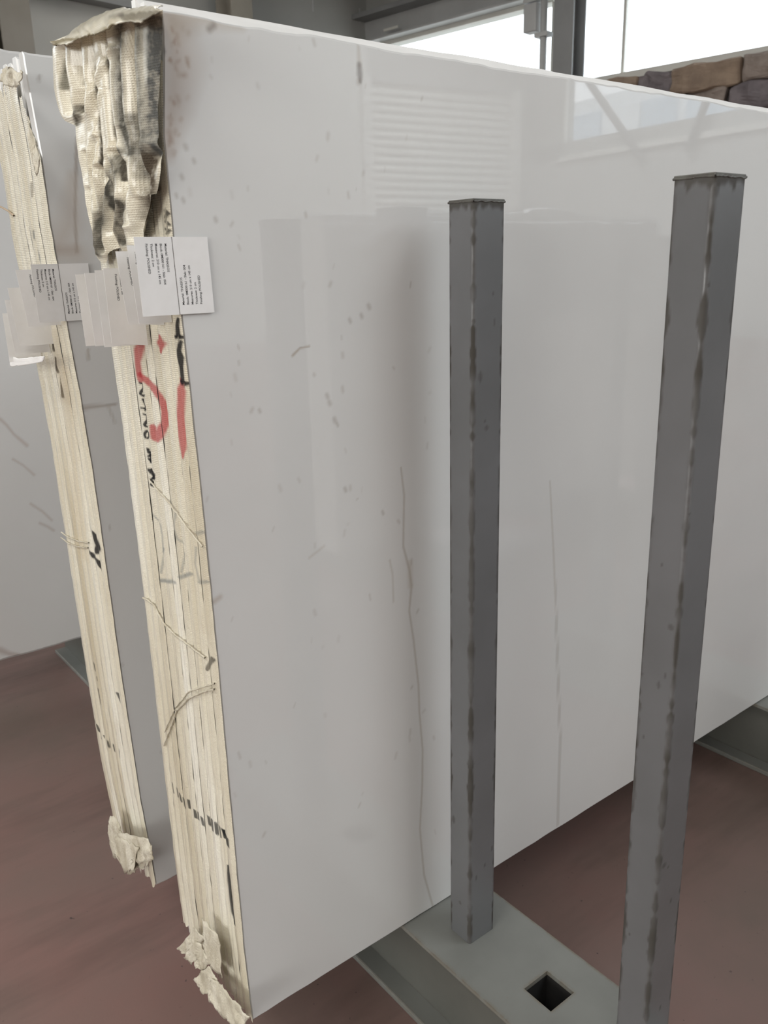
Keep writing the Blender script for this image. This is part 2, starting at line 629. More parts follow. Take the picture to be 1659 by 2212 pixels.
def h_column(name, u, v, z0, z1, depth, width, material, along_u=True):
    """rolled H column: two flanges and a web"""
    bm = bmesh.new()
    t = 0.03
    if along_u:
        add_box(bm, (u, v - width / 2, z0), (u + t, v + width / 2, z1), 0, Bv)
        add_box(bm, (u + depth - t, v - width / 2, z0), (u + depth, v + width / 2, z1), 0, Bv)
        add_box(bm, (u + t, v - 0.012, z0), (u + depth - t, v + 0.012, z1), 0, Bv)
    else:
        add_box(bm, (u - width / 2, v, z0), (u + width / 2, v + t, z1), 0, Bv)
        add_box(bm, (u - width / 2, v + depth - t, z0), (u + width / 2, v + depth, z1), 0, Bv)
        add_box(bm, (u - 0.012, v + t, z0), (u + 0.012, v + depth - t, z1), 0, Bv)
    return bobj(name, bm, material)


c = h_column('steel_column', U1 - 0.80, 7.78, FLOOR, ROOF - 0.23, 0.36, 0.34, M_STEELD)
tag(c, 'dark grey steel column standing between the two bright window bands', 'column', 'hall columns')
# downpipe with its bracket box on the column's left
dp = empty('downpipe', B(U1 - 0.66, 8.22, FLOOR))
tag(dp, 'pale grey downpipe with box bracket just left of the window column', 'pipe')
bm = bmesh.new()
bmesh.ops.create_cone(bm, cap_ends=True, segments=20, radius1=0.055, radius2=0.055, depth=HEAD + 1.0 - FLOOR)
for v_ in bm.verts:
    v_.co = Vector(B(U1 - 0.66 + v_.co.x, 8.22 + v_.co.y, (HEAD + 1.0 + FLOOR) / 2 + v_.co.z))
adopt(bobj('pipe', bm, M_STEELM, None, True), dp)
adopt(hbox('bracket', (U1 - 0.74, 8.10, 4.46), (U1 - 0.58, 8.34, 4.52), M_STEELM), dp)
bx = adopt(hbox('bracket_box', (U1 - 0.76, 8.30, 4.55), (U1 - 0.57, 8.54, 4.95), M_STEELM, None, 0.02), dp)
adopt(hbox('bracket', (U1 - 0.74, 8.10, 4.97), (U1 - 0.58, 8.56, 5.02), M_STEELM), dp)

# diagonal wind braces across the band that the polished slab mirrors
for k, (a, b) in enumerate((((-12.2, 5.2), (-10.0, 2.9)), ((-8.95, 2.9), (-7.9, 5.2)))):
    bm = bmesh.new()
    p0, p1 = Vector(B(U1 - 0.18, a[0], a[1])), Vector(B(U1 - 0.18, b[0], b[1]))
    d = p1 - p0
    bmesh.ops.create_cone(bm, cap_ends=True, segments=10, radius1=0.07, radius2=0.07, depth=d.length)
    q = d.to_track_quat('Z', 'Y')
    for v_ in bm.verts:
        v_.co = (p0 + p1) / 2 + q @ v_.co
    tag(bobj('wind_brace', bm, M_STEELD, None, True), ('long dark wind brace crossing the window mirrored in the slab',
        'dark wind brace mirrored in the slab at the narrow end of the window reflection')[k], 'brace', 'wind braces')

# back wall
wb = empty('wall_back', B(0, V1, FLOOR))
tag(wb, kind='structure')
adopt(hbox('lower_panel', (U0, V1, FLOOR), (-9.0, V1 + 0.25, 4.95), M_PANELL), wb)
adopt(hbox('lower_panel', (-9.0, V1, FLOOR), (1.5, V1 + 0.25, 2.9), M_PANELL), wb)
adopt(hbox('lower_panel', (1.5, V1, FLOOR), (U1, V1 + 0.25, 4.95), M_PANELL), wb)
adopt(hbox('upper_panel', (U0, V1 - 0.02, 4.95), (-9.0, V1 + 0.25, ROOF), M_PANEL), wb)
adopt(hbox('upper_panel', (-9.0, V1 - 0.02, 5.5), (1.5, V1 + 0.25, ROOF), M_PANEL), wb)
adopt(hbox('upper_panel', (1.5, V1 - 0.02, 4.95), (8.86, V1 + 0.25, ROOF), M_PANEL), wb)
adopt(hbox('upper_panel', (9.4, V1 - 0.02, 4.95), (U1, V1 + 0.25, ROOF), M_PANEL), wb)
adopt(hbox('upper_panel', (8.86, V1 - 0.02, 4.95), (9.4, V1 + 0.25, 5.85), M_PANEL), wb)
for u in np.arange(U0 + 0.4, U1, 1.2):
    adopt(hbox('panel_joint', (u, V1 - 0.03, 5.55), (u + 0.03, V1 - 0.015, 5.8), M_STEELM), wb)
tb = hbox('trim_2', (1.5, V1 - 0.28, 4.90), (U1, V1 - 0.03, 5.02), M_STEELD)
tag(tb, kind='structure')
tb2 = hbox('trim_3', (U0, V1 - 0.25, 6.10), (U1, V1 - 0.03, 6.22), M_STEEL)
tag(tb2, kind='structure')

wl = empty('wall_left', B(U0, 0, FLOOR))
tag(wl, kind='structure')
adopt(hbox('panel', (U0 - 0.25, V0, FLOOR), (U0, -5.0, ROOF), M_PANELL), wl)
adopt(hbox('panel', (U0 - 0.25, 3.0, FLOOR), (U0, V1, ROOF), M_PANELL), wl)
adopt(hbox('panel', (U0 - 0.25, -5.0, 5.7), (U0, 3.0, ROOF), M_PANELL), wl)
wf = empty('wall_front', B(0, V0, FLOOR))
tag(wf, kind='structure')
adopt(hbox('panel', (U0, V0 - 0.25, FLOOR), (8.9, V0, ROOF), M_PANELL), wf)
adopt(hbox('panel', (12.5, V0 - 0.25, FLOOR), (U1, V0, ROOF), M_PANEL), wf)
adopt(hbox('panel', (8.9, V0 - 0.25, 4.45), (12.5, V0, ROOF), M_PANEL), wf)
# roller shutter: separate curved slats in side rails
rd = empty('door_1', B(10.7, V0, FLOOR))
tag(rd, kind='structure')
z = FLOOR + 0.01
slat_me = None
while z < 4.48:
    bm = bmesh.new()
    prof = [(-0.02, 0.0), (0.045, 0.035), (0.055, 0.085), (0.02, 0.135), (-0.02, 0.15)]
    rows = [[bm.verts.new(B(u, V0 - 0.1 + q[0], z + q[1])) for q in prof] for u in (8.95, 12.45)]
    for i in range(4):
        bm.faces.new((rows[0][i], rows[1][i], rows[1][i + 1], rows[0][i + 1]))
    adopt(bobj('slat', bm, M_WHITE, None, True), rd)
    z += 0.152
for u in (8.75, 12.35):
    adopt(hbox('side_rail', (u, V0 - 0.06, FLOOR), (u + 0.2, V0 + 0.10, 4.5), M_WHITE), rd)

# columns along the back wall, seen over the slabs at the top left
for (u, lab, hw, m_) in ((5.7, 'warm grey steel column rising behind the second bundle, beside a pale pilaster', 0.42, M_STEEL),
                         (9.43, 'warm grey steel column rising behind the top of the near slabs', 0.42, M_STEEL)):
    cc = h_column('steel_column', u, V1 - 0.75, FLOOR, ROOF - 0.23, 0.40, hw, m_, False)
    tag(cc, lab, 'column', 'hall columns')

pl_ = hbox('trim_4', (5.30, V1 - 0.62, FLOOR), (5.46, V1 - 0.40, ROOF - 0.23), M_WHITE)
tag(pl_, kind='structure')
window_top = empty('window_4', B(9.13, V1, 5.85))
tag(window_top, kind='structure')
adopt(hbox('pane', (8.86, V1 + 0.05, 5.85), (9.4, V1 + 0.056, 6.4), M_PANE), window_top)
adopt(hbox('sill', (8.86, V1 - 0.03, 5.80), (9.4, V1 + 0.2, 5.85), M_WHITE), window_top)

w5 = empty('window_5', B(-3.75, V1, 2.9))  # unseen window, added for the glints on the mesh ends
tag(w5, kind='structure')
adopt(hbox('sill', (-9.0, V1 - 0.05, 2.84), (1.5, V1 + 0.2, 2.9), M_WHITE), w5)
for u in (-9.0, -5.5, -2.0, 1.44):
    adopt(hbox('mullion', (u, V1 + 0.02, 2.9), (u + 0.06, V1 + 0.08, 5.5), M_WHITE), w5)
for u in (-9.0, -5.5, -2.0):
    adopt(hbox('pane', (u + 0.06, V1 + 0.05, 2.9), (u + 3.5, V1 + 0.056, 5.5), M_PANE), w5)

# yard building: pale cladding mirrored in the polished slab
yb = empty('yard_building', B(38, -30, FLOOR))
tag(yb, 'pale blue clad building outside, mirrored in the slab through the high window', 'building')
adopt(hbox('wall', (38, -62, FLOOR - 0.3), (46, -6, 10.0), M_BLUEL), yb)
for k in range(18):
    v = -61 + k * 3.0
    adopt(hbox('cladding_panel', (37.85, v, 6.2), (38.05, v + (2.85 if k % 3 else 2.3), 9.2), M_BLUE if k % 4 else M_BLUEL), yb)

# ------------------------------------------------------------------ slabs
LEN, THK = 2.10, 0.020


def bulge1(z):
    """how far the near bundle's cut ends stand out to the left at height z"""
    return float(np.interp(z, [0, 0.15, 0.4, 0.63, 0.82, 0.93, 1.03, 1.12, 1.21, 1.32, 1.40, 1.45, 1.48],
                           [0.001, -0.003, -0.004, -0.0045, -0.006, -0.008, -0.010, -0.0125, -0.0135, -0.0145, -0.006, -0.002, -0.002]))


def bulge2(z):
    return float(np.interp(z, [0, 0.07, 0.21, 0.45, 0.66, 0.86, 0.98, 1.09, 1.18, 1.24, 1.34, 1.44, 1.5],
                           [0.010, 0.008, 0.0, -0.006, -0.009, -0.012, -0.0165, -0.023, -0.026, -0.029, -0.030, -0.036, -0.038]))


def slab(name, y, height, xl, nx, nz, seed, material, stain=None, x1=LEN, x0=0.0, z0=0.0, chip=0.003, thk=THK, cham=0.004, top=None):
    """one stone slab standing on its long edge: grid faces, chamfered rim, slightly uneven sawn edges"""
    c_ = cham
    if isinstance(nx, int):
        us = np.linspace(0, 1, nx)
    else:
        us = np.asarray(nx)
    vs = np.linspace(0, 1, nz)
    uu, vv = np.meshgrid(us, vs)

    def shape(cx, cz):
        zz = z0 + cz + vv * (height - 2 * cz)
        xlz = np.vectorize(xl)(zz)
        lo = x0 + xlz + cx
        hi = x1 - cx
        xx = lo + uu * (hi - lo)
        wz = np.clip((vv - 0.97) / 0.03, 0, 1)
        zz = zz + wz * chip * (fnoise(xx * 9, seed) + 0.6 * fnoise(xx * 40, seed + 1))
        wb_ = np.clip((0.03 - vv) / 0.03, 0, 1)
        zz = zz + 0.0008 + wb_ * chip * 0.7 * np.abs(fnoise(xx * 14, seed + 2))
        return xx, zz
    nr, nc = uu.shape
    X, Z = shape(c_, c_ * 1.6)
    front = np.stack([X.ravel(), np.full(X.size, y), Z.ravel()], 1)
    ring = np.concatenate([np.arange(nc), np.arange(1, nr) * nc + nc - 1, (nr - 1) * nc + np.arange(nc - 2, -1, -1), np.arange(nr - 2, 0, -1) * nc])
    X2, Z2 = shape(0, 0)
    full = np.stack([X2.ravel(), np.full(X.size, y + c_), Z2.ravel()], 1)[ring]
    back = full.copy()
    back[:, 1] = y + thk
    nF, nR = len(front), len(ring)
    verts = np.concatenate([front, full, back])
    faces = [grid_faces(nr, nc)]
    idx = np.arange(nR)
    nxt = (idx + 1) % nR
    faces.append(np.stack([ring[idx], nF + idx, nF + nxt, ring[nxt]], 1))
    faces.append(np.stack([nF + idx, nF + nR + idx, nF + nR + nxt, nF + nxt], 1))
    faces = np.concatenate(faces)
    attr = None
    if stain is not None:
        col = np.zeros((len(verts), 4))
        col[:nF] = paint(front[:, [0, 2]], stain)
        attr = ('stain', col)
    return raw(name, verts, faces, material, None, False, attr, (nF + nR + np.arange(nR))[::-1])


def edge_strip(y0, y1, z_lo, z_hi, xl, seed, strokes, mat_, dz=0.0012, nacross=15, depth=0.010, ragged=0.006):
    """the resin mesh that wraps one slab's cut end: a long rounded ridge with torn ends"""
    n = max(6, int((z_hi - z_lo) / dz))
    t = np.linspace(0, 1, n)
    s = np.linspace(0, 1, nacross)
    tt, ss = np.meshgrid(t, s, indexing='ij')
    rag_top = ragged * fnoise(ss * 7, seed + 3) * 1.5
    rag_bot = ragged * fnoise(ss * 6, seed + 4)
    zz = z_lo + rag_bot + tt * (z_hi - z_lo + rag_top - rag_bot)
    xe = np.vectorize(xl)(zz[:, :1]) + 0 * zz
    # the ridge meanders and its section varies
    wander = 0.0016 * fnoise(zz * 5, seed) + 0.0010 * fnoise(zz * 23, seed + 1)
    prof = np.sin(np.pi * np.clip(ss, 0, 1)) ** 0.6
    groove = 0.0004 * np.sin(ss * math.pi * (3 + seed % 3) + fnoise(zz * 3, seed + 9) * 2)
    xx = xe - 0.0012 - prof * (0.25 * depth + 0.0014 + 0.0006 * fnoise(zz * 6 + ss, seed + 5)) - 0.0005 * fnoise(zz * 45 + ss * 5, seed + 6) + groove * prof
    yy = y0 + ss * (y1 - y0) + wander * np.sin(np.pi * ss)
    verts = np.stack([xx.ravel(), yy.ravel(), zz.ravel()], 1)
    col = paint(verts[:, 1:] * (YS, 1), strokes)
    return raw('mesh_edge', verts, grid_faces(n, nacross)[:, ::-1], mat_, None, True, ('ink_shade', col))


BLACK, RED, GREY, BROWN = (0.015, 0.015, 0.017), (0.42, 0.045, 0.055), (0.16, 0.18, 0.19), (0.22, 0.15, 0.10)
YS = 0.36         # the ends are seen aslant: brush width is measured as the writer held it, narrower down than across
MM = 0.00066    # metres of height per photo pixel on the near end


def zoomed(pts, ox, oy, k):
    return [(ox + x / k, oy + y / k) for x, y in pts]


def st1(pts, hw, rgb, a=0.95, soft=0.25):
    return (px_end(pts, bulge1) * (YS, 1), np.asarray(hw, float) * MM, rgb, a, soft)


def za(p):
    return zoomed(p, 260, 680, 5.53)


def zb(p):
    return zoomed(p, 0, 780, 3.19)


def zc(p):
    return zoomed(p, 150, 1650, 3.318)


INK1 = [
    st1(za([(470, 250), (478, 340), (490, 455)]), [3, 7.5, 2], RED, 0.85),
    st1(za([(245, 300), (215, 430), (212, 560), (228, 700), (240, 780)]), [8, 9, 6.5, 7, 6], RED, 0.8),
    st1(za([(240, 720), (330, 800), (420, 910), (490, 1030), (528, 1160), (520, 1300), (475, 1410), (420, 1480), (400, 1420), (395, 1340)]),
        [6, 7, 7.5, 7, 6.5, 7, 8, 8, 6, 6], RED, 0.82),
    st1(za([(722, 760), (725, 900), (725, 1050), (722, 1250), (728, 1420), (738, 1600), (735, 1715)]), [2, 7, 7, 7, 7, 5, 2], RED, 0.8),
    st1(za([(683, 45), (682, 150), (690, 260)]), [2, 2.2, 3], BLACK), st1(za([(672, 265), (712, 268)]), [4, 4], BLACK),
    st1(za([(715, 320), (700, 430), (715, 510), (728, 620), (745, 790)]), [2.5, 3, 5, 2.6, 2.6], BLACK),
    st1(za([(730, 795), (760, 820), (800, 820)]), [3, 5, 3], BLACK),
    # handwritten figures, turned a quarter
    st1(za([(228, 815), (262, 828), (266, 870), (236, 935), (244, 955), (268, 978), (292, 958)]), 2.1, BLACK),
    st1(za([(262, 1010), (290, 1095)]), 2.1, BLACK), st1(za([(250, 1112), (312, 1132)]), 2.1, BLACK), st1(za([(292, 1095), (288, 1150)]), 2.1, BLACK),
    st1(za([(276, 1190), (302, 1200), (306, 1262), (284, 1310), (296, 1336), (326, 1340)]), 2.1, BLACK),
    st1(za([(313 + 24 * math.cos(a), 1432 + 44 * math.sin(a)) for a in np.linspace(0, 6.4, 14)]), 2.1, BLACK),
    st1(za([(322, 1600), (332, 1655), (360, 1640)]), 2.1, BLACK), st1(za([(330, 1692), (368, 1668)]), 2.0, BLACK),
    st1(za([(348, 1640), (356, 1770)]), 1.9, BLACK), st1(za([(335, 1720), (358, 1768), (352, 1740)]), 1.9, BLACK),
    st1(za([(342, 1855), (405, 1945)]), [4, 3.5], BLACK), st1(za([(362, 1845), (400, 1900), (392, 1960)]), [2, 4, 3], BLACK),
    st1(za([(410, 1925), (360, 1972), (388, 1998), (362, 2035), (385, 2050)]), 2.0, BLACK),
    # faint grey figures lower down
    st1(zb([(1060, 1060), (1105, 1130), (1120, 1210), (1122, 1330), (1110, 1460)]), 1.8, GREY, 0.5, 0.6),
    st1(zb([(1105, 1512), (1195, 1522)]), 4.0, GREY, 0.7, 0.5),
    st1(zb([(1208, 1045), (1192, 1140), (1215, 1220), (1252, 1250)]), [2, 2, 3.5, 3], GREY, 0.5, 0.6),
    st1(zb([(1268, 1320), (1250, 1455)]), 1.8, GREY, 0.45, 0.6), st1(zb([(1230, 1495), (1312, 1465)]), 3.2, GREY, 0.65, 0.5),
    st1(zb([(1392, 1178), (1350, 1190)]), 3.5, GREY, 0.6, 0.6), st1(zb([(1345, 1285), (1340, 1400), (1368, 1512)]), 1.8, GREY, 0.5, 0.6),
    st1(zb([(1370, 1528), (1425, 1520)]), 3, GREY, 0.65, 0.5), st1(zb([(1130, 1290), (1118, 1320)]), 2, GREY, 0.6, 0.5),
    st1([(459, 1423), (452, 1434), (446, 1447)], [4, 3, 2.5], BLACK, 0.85),
    st1(zc([(1132, 735), (1142, 850), (1158, 1000), (1170, 1080), (1182, 1150)]), [2, 3.2, 3.2, 4, 2.5], BLACK, 0.92),
    st1(zc([(1100, 480), (1120, 520), (1136, 585)]), [4, 6, 3.5], BLACK, 0.92),
]
for x0_, ya, yb_ in ((735, 140, 205), (766, 178, 238), (792, 215, 268), (815, 250, 315), (850, 262, 322), (895, 330, 388), (915, 345, 400),
                     (945, 385, 442), (992, 378, 440), (1018, 400, 480), (1046, 425, 508), (1072, 450, 522), (1098, 478, 535)):
    INK1.append(st1(zc([(x0_, ya), (x0_ + 10, yb_)]), 2.2, BLACK, 0.85))
for pts in ([(357, 455), (362, 462), (357, 470)], [(358, 478), (364, 486)], [(357, 494), (365, 498), (361, 505)]):
    INK1.append(st1(pts, 2.0, BLACK, 0.85))
# grime on the ends, plus brown shade painted under the hanging cloth
INK1 += [st1([(215, 470), (212, 560)], 12, (0.25, 0.23, 0.19), 0.45, 0.8), st1([(300, 380), (310, 510)], 14, (0.27, 0.23, 0.18), 0.4, 0.8),
         st1([(262, 1180), (330, 1640)], 4, (0.45, 0.38, 0.26), 0.25, 0.9), st1([(420, 1100), (470, 1700)], 10, (0.5, 0.44, 0.33), 0.25, 0.9)]

# marks on the polished face
MF = 0.0009
STAIN1 = []


def sf(pts, hw, rgb, a, soft=0.6, y=0.0, lst=STAIN1, mm=MF):
    lst.append((px_face(pts, y), np.asarray(hw, float) * mm, rgb, a, soft))


sf([(372, 40), (380, 130), (374, 220), (358, 330)], [20, 26, 20, 10], (0.42, 0.33, 0.27), 0.6, 0.95)
_r = random.Random(3)
for _ in range(46):
    y_ = _r.uniform(40, 330)
    x_ = 362 + abs(_r.gauss(0, 26)) * (1.15 - y_ / 420)
    sf([(x_, y_), (x_ + _r.uniform(-3, 3), y_ + _r.uniform(1, 8))], _r.uniform(1.2, 3.4), (0.36, 0.26, 0.20), _r.uniform(0.2, 0.55), 0.8)
sf([(380, 50), (440, 40), (520, 55)], [14, 10, 6], (0.46, 0.39, 0.31), 0.5, 0.95)
sf([(345, 80), (352, 110), (340, 160)], [2.5, 3.5, 2], (0.05, 0.05, 0.06), 0.75, 0.5)
sf([(452, 63), (462, 55)], 4, (0.22, 0.18, 0.15), 0.6, 0.7)
sf([(774, 92), (776, 140)], [2, 4], (0.42, 0.36, 0.31), 0.45, 0.8)
sf([(776, 140), (777, 160), (778, 176)], [4, 5, 3], (0.16, 0.13, 0.12), 0.7, 0.6)
sf([(866, 1010), (873, 1070), (871, 1180), (884, 1230), (889, 1265), (884, 1320), (893, 1380), (904, 1480), (906, 1540), (913, 1620), (912, 1700), (907, 1790), (916, 1890), (935, 1958)],
   [1.6, 1.8, 2, 2.4, 3, 2, 2, 2, 2, 2, 2.2, 2, 2, 2], (0.38, 0.34, 0.29), 0.55, 0.7)
sf([(886, 1215), (886, 1265)], 5, (0.45, 0.40, 0.34), 0.4, 0.9)
sf([(1188, 1040), (1196, 1200), (1203, 1380), (1210, 1600), (1205, 1782)], [1.5, 2, 2, 2, 2], (0.45, 0.42, 0.38), 0.45, 0.6, mm=0.0013)
sf([(632, 768), (648, 752), (668, 748)], [2, 1.5, 1.5], (0.34, 0.27, 0.20), 0.6, 0.6)
sf([(842, 1210), (848, 1240), (850, 1300)], 1.8, (0.42, 0.38, 0.33), 0.4, 0.8)
sf([(668, 1205), (700, 1180)], 2, (0.45, 0.40, 0.35), 0.35, 0.8)
sf([(462, 1300), (475, 1290)], 4, (0.40, 0.32, 0.26), 0.5, 0.8)
rr = random.Random(11)
for _ in range(85):
    x_ = rr.uniform(400, 940)
    y_ = rr.uniform(60, 1800)
    sf([(x_, y_), (x_ + rr.uniform(-4, 4), y_ + rr.uniform(2, 12))], rr.uniform(1.2, 3.0), (0.33, 0.28, 0.24), rr.uniform(0.10, 0.34), 0.8)
for (x_, y_) in ((706, 853), (711, 868), (722, 905), (728, 915), (745, 1055), (400, 315), (418, 345), (392, 380), (380, 420), (395, 430), (465, 472), (560, 885), (826, 1105), (796, 660), (780, 680), (755, 690)):
    sf([(x_, y_), (x_ + 2, y_ + 5)], rr.uniform(2.2, 3.6), (0.30, 0.26, 0.23), 0.42, 0.8)

PITCH = 0.0245
ORD = ['front', 'second', 'third', 'fourth', 'fifth', 'sixth', 'seventh', 'eighth', 'ninth', 'tenth']
HT1 = [1.450, 1.463, 1.473, 1.480, 1.458, 1.452, 1.456, 1.450, 1.453, 1.448]
fine = np.concatenate([np.linspace(0, 0.34, 400), np.linspace(0.34, 1, 220)[1:]])
for k in range(10):
    y = k * PITCH
    jit = 0.0 if k == 0 else RNG.uniform(-0.0005, 0.0005)
    xl = (lambda z, j=jit: bulge1(z) + j)
    if k == 0:
        s_ = slab('marble_slab', y, HT1[k], xl, fine, 760, 10 + k, M_MARBLE_S, STAIN1, cham=0.0018, chip=0.0018)
        lab = 'large polished white marble slab with a thin grey crack, front of the near bundle'
    elif k == 1:
        s_ = slab('marble_slab', y, HT1[k], xl, 80, 40, 10 + k, M_RIM, cham=0.009, chip=0.0015, x0=0.005)
        lab = 'second slab of the near bundle, its bright top edge showing above the front slab'
    else:
        s_ = slab('marble_slab', y, HT1[k], xl, 40, 40, 10 + k, M_RIM, cham=0.009, chip=0.0012, x0=0.005)
        lab = '%s slab of the near bundle counted from its polished front, cream mesh on its end' % ORD[k]
        if k == 9:
            lab = 'rearmost slab of the near bundle, facing the second bundle across the gap'
    tag(s_, lab, 'slab', 'marble slabs of the near bundle')
    zt = [1.40, 1.42, 1.42, 1.43, 1.43, 1.43, 1.43, 1.43, 1.43, 1.40][k]
    e = edge_strip(y - 0.0012 if k == 0 else y + 0.0003, y + PITCH - 0.0002, 0.004 if k < 9 else 0.03, zt, xl, 30 + k * 11, INK1, M_EDGE,
                   depth=(0.0042, 0.0022, 0.0056, 0.0034, 0.0018, 0.0050)[k % 6])
    adopt(e, s_)

# ------------------------------------------------------------------ second bundle, behind and left
Y2, P2 = 0.395, 0.0255


def st2(pts, hw, rgb, a=0.95, soft=0.25):
    return (px_end(pts, bulge2) * (YS, 1), np.asarray(hw, float) * 0.00086, rgb, a, soft)


INK2 = [
    st2([(114, 735), (116, 757)], [2.4, 3], BLACK), st2([(119, 772), (121, 790), (124, 803)], [1.6, 1.6, 3], BLACK),
    st2([(130, 813), (132, 835), (135, 857)], [1.6, 1.6, 3], BLACK), st2([(122, 1082), (125, 1110), (128, 1131)], 1.8, BLACK),
    st2([(200, 1150), (206, 1165), (212, 1182), (207, 1193)], [3.5, 6, 6, 4], BLACK), st2([(195, 1192), (203, 1204), (211, 1214), (217, 1228)], [4, 5, 5.5, 3], BLACK),
    st2([(203, 1432), (206, 1449)], 1.4, BLACK, 0.8), st2([(209, 1462), (210, 1470)], 1.2, BLACK, 0.8), st2([(212, 1488), (218, 1522)], 1.4, BLACK, 0.8),
    st2([(254, 1500), (256, 1508), (259, 1520)], [3.5, 2.6, 1.4], BLACK, 0.85),
    st2([(203, 1552), (205, 1560)], 1.6, BLACK, 0.8), st2([(209, 1565), (214, 1580)], 2.6, BLACK, 0.85), st2([(216, 1582), (219, 1594)], 2.0, BLACK, 0.85),
    st2([(224, 1590), (226, 1596)], 1.8, BLACK, 0.8), st2([(232, 1600), (235, 1613)], 2.4, BLACK, 0.85), st2([(244, 1610), (247, 1624)], 2.2, BLACK, 0.85), st2([(258, 1618), (260, 1636)], 2.0, BLACK, 0.8),
    st2([(72, 500), (74, 515)], 2, GREY, 0.7), st2([(84, 545), (88, 565)], 2, GREY, 0.7), st2([(68, 395), (70, 425)], 1.6, (0.2, 0.18, 0.15), 0.6),
    st2([(140, 800), (160, 1000), (180, 1200)], 9, (0.5, 0.4, 0.26), 0.35, 0.9), st2([(120, 720), (140, 860)], 10, (0.42, 0.34, 0.24), 0.35, 0.9),
    st2([(10, 150), (40, 170)], 16, (0.36, 0.28, 0.18), 0.6, 0.8),
]
STAIN2 = []


def sf2(pts, hw, rgb, a, soft=0.6):
    sf(pts, hw, rgb, a, soft, Y2, STAIN2, 0.0013)


sf2([(166, 300), (163, 400), (162, 470), (166, 545)], 1.8, (0.30, 0.23, 0.18), 0.6)
sf2([(155, 380), (150, 480), (120, 540), (165, 552)], [5, 12, 14, 12], (0.48, 0.40, 0.33), 0.4, 0.95)
sf2([(112, 540), (165, 538)], 5, (0.40, 0.32, 0.26), 0.4, 0.9)
sf2([(178, 882), (195, 879), (250, 874)], [3, 2.4, 1.6], (0.33, 0.27, 0.23), 0.6)
sf2([(234, 878), (248, 912)], 1.6, (0.42, 0.37, 0.32), 0.4)
sf2([(190, 755), (191, 775)], 1.8, (0.36, 0.30, 0.24), 0.5)
sf2([(85, 165), (84, 172)], 2, (0.3, 0.27, 0.25), 0.5)
for _ in range(14):
    x_ = rr.uniform(110, 350)
    y_ = rr.uniform(300, 1700)
    sf2([(x_, y_), (x_ + 2, y_ + 6)], rr.uniform(1, 2), (0.36, 0.3, 0.26), 0.35)

ZT2 = [1.35, 1.415, 1.452, 1.455, 1.45, 1.445, 1.455, 1.455]
for k in range(8):
    y = Y2 + k * P2
    jit = 0.0 if k == 0 else RNG.uniform(-0.0007, 0.0007)
    xl = (lambda z, j=jit: bulge2(z) + j)
    if k == 0:
        s_ = slab('marble_slab', y, 1.478, xl, np.concatenate([np.linspace(0, 0.2, 130), np.linspace(0.2, 1, 30)[1:]]), 380, 70, M_MARBLE_S, STAIN2, cham=0.0018)
        lab = 'white slab with a brown stained face, front of the second bundle behind the near one'
    else:
        s_ = slab('marble_slab', y, 1.478 + 0.002 * (k % 3 - 1), xl, 24, 30, 70 + k, M_MARBLE, x0=0.006)
        lab = '%s slab of the second bundle counted from its stained front face' % ORD[k]
        if k == 7:
            lab = 'rearmost slab of the second bundle, nearest to the scratched tall slab'
    tag(s_, lab, 'slab', 'marble slabs of the second bundle')
    e = edge_strip(y - 0.0012 if k == 0 else y + 0.0003, y + P2 - 0.0002, 0.0, ZT2[k], xl, 230 + k * 13, INK2, M_EDGE, dz=0.0015,
                   depth=(0.0050, 0.0034, 0.0056)[k % 3], ragged=0.012)
    adopt(e, s_)

# third bundle: one big face far left
STAIN3 = []
Y3 = 1.655


def sf3(pts, hw, rgb, a, soft=0.7):
    sf(pts, hw, rgb, a, soft, Y3, STAIN3, 0.0017)


sf3([(0, 905), (14, 918), (30, 938), (58, 962)], [2.5, 2.2, 2, 3], (0.42, 0.33, 0.29), 0.5)
sf3([(28, 992), (50, 1005), (74, 1026)], [1.8, 1.6, 2], (0.42, 0.33, 0.29), 0.45)
sf3([(66, 1088), (92, 1105), (112, 1124)], 2, (0.42, 0.34, 0.30), 0.45)
sf3([(86, 1130), (104, 1138), (116, 1146)], 2.2, (0.40, 0.33, 0.29), 0.45)
sf3([(0, 1405), (20, 1412), (52, 1416)], [6, 4, 2], (0.36, 0.28, 0.25), 0.55)
for k in range(4):
    s_ = slab('marble_slab', Y3 + k * 0.024, 1.755 - 0.002 * k, lambda z: 0.0, np.concatenate([np.linspace(0, 0.25, 8), np.linspace(0.25, 0.42, 150)[1:], np.linspace(0.42, 1, 14)[1:]]) if k == 0 else 20, 520 if k == 0 else 12,
              90 + k, M_MARBLE_S, STAIN3 if k == 0 else [], x1=1.75, x0=-0.62, chip=0.006 if k == 0 else 0.003)
    tag(s_, ('tall white slab with faint brown diagonal scratches, front of the back bundle', 'second slab of the back bundle, directly behind the scratched tall one',
             'third slab of the back bundle, behind the scratched tall one', 'rearmost slab of the back bundle behind the scratched tall one')[k], 'slab', 'marble slabs of the back bundle')

# ------------------------------------------------------------------ hanging cloth on the near bundle's top left
def px_x(p, x):
    q = onplane(p, 0, x)
    return q


def interp(rows, t):
    rows = np.asarray(rows, float)
    return np.interp(t, rows[:, 0], rows[:, 1])


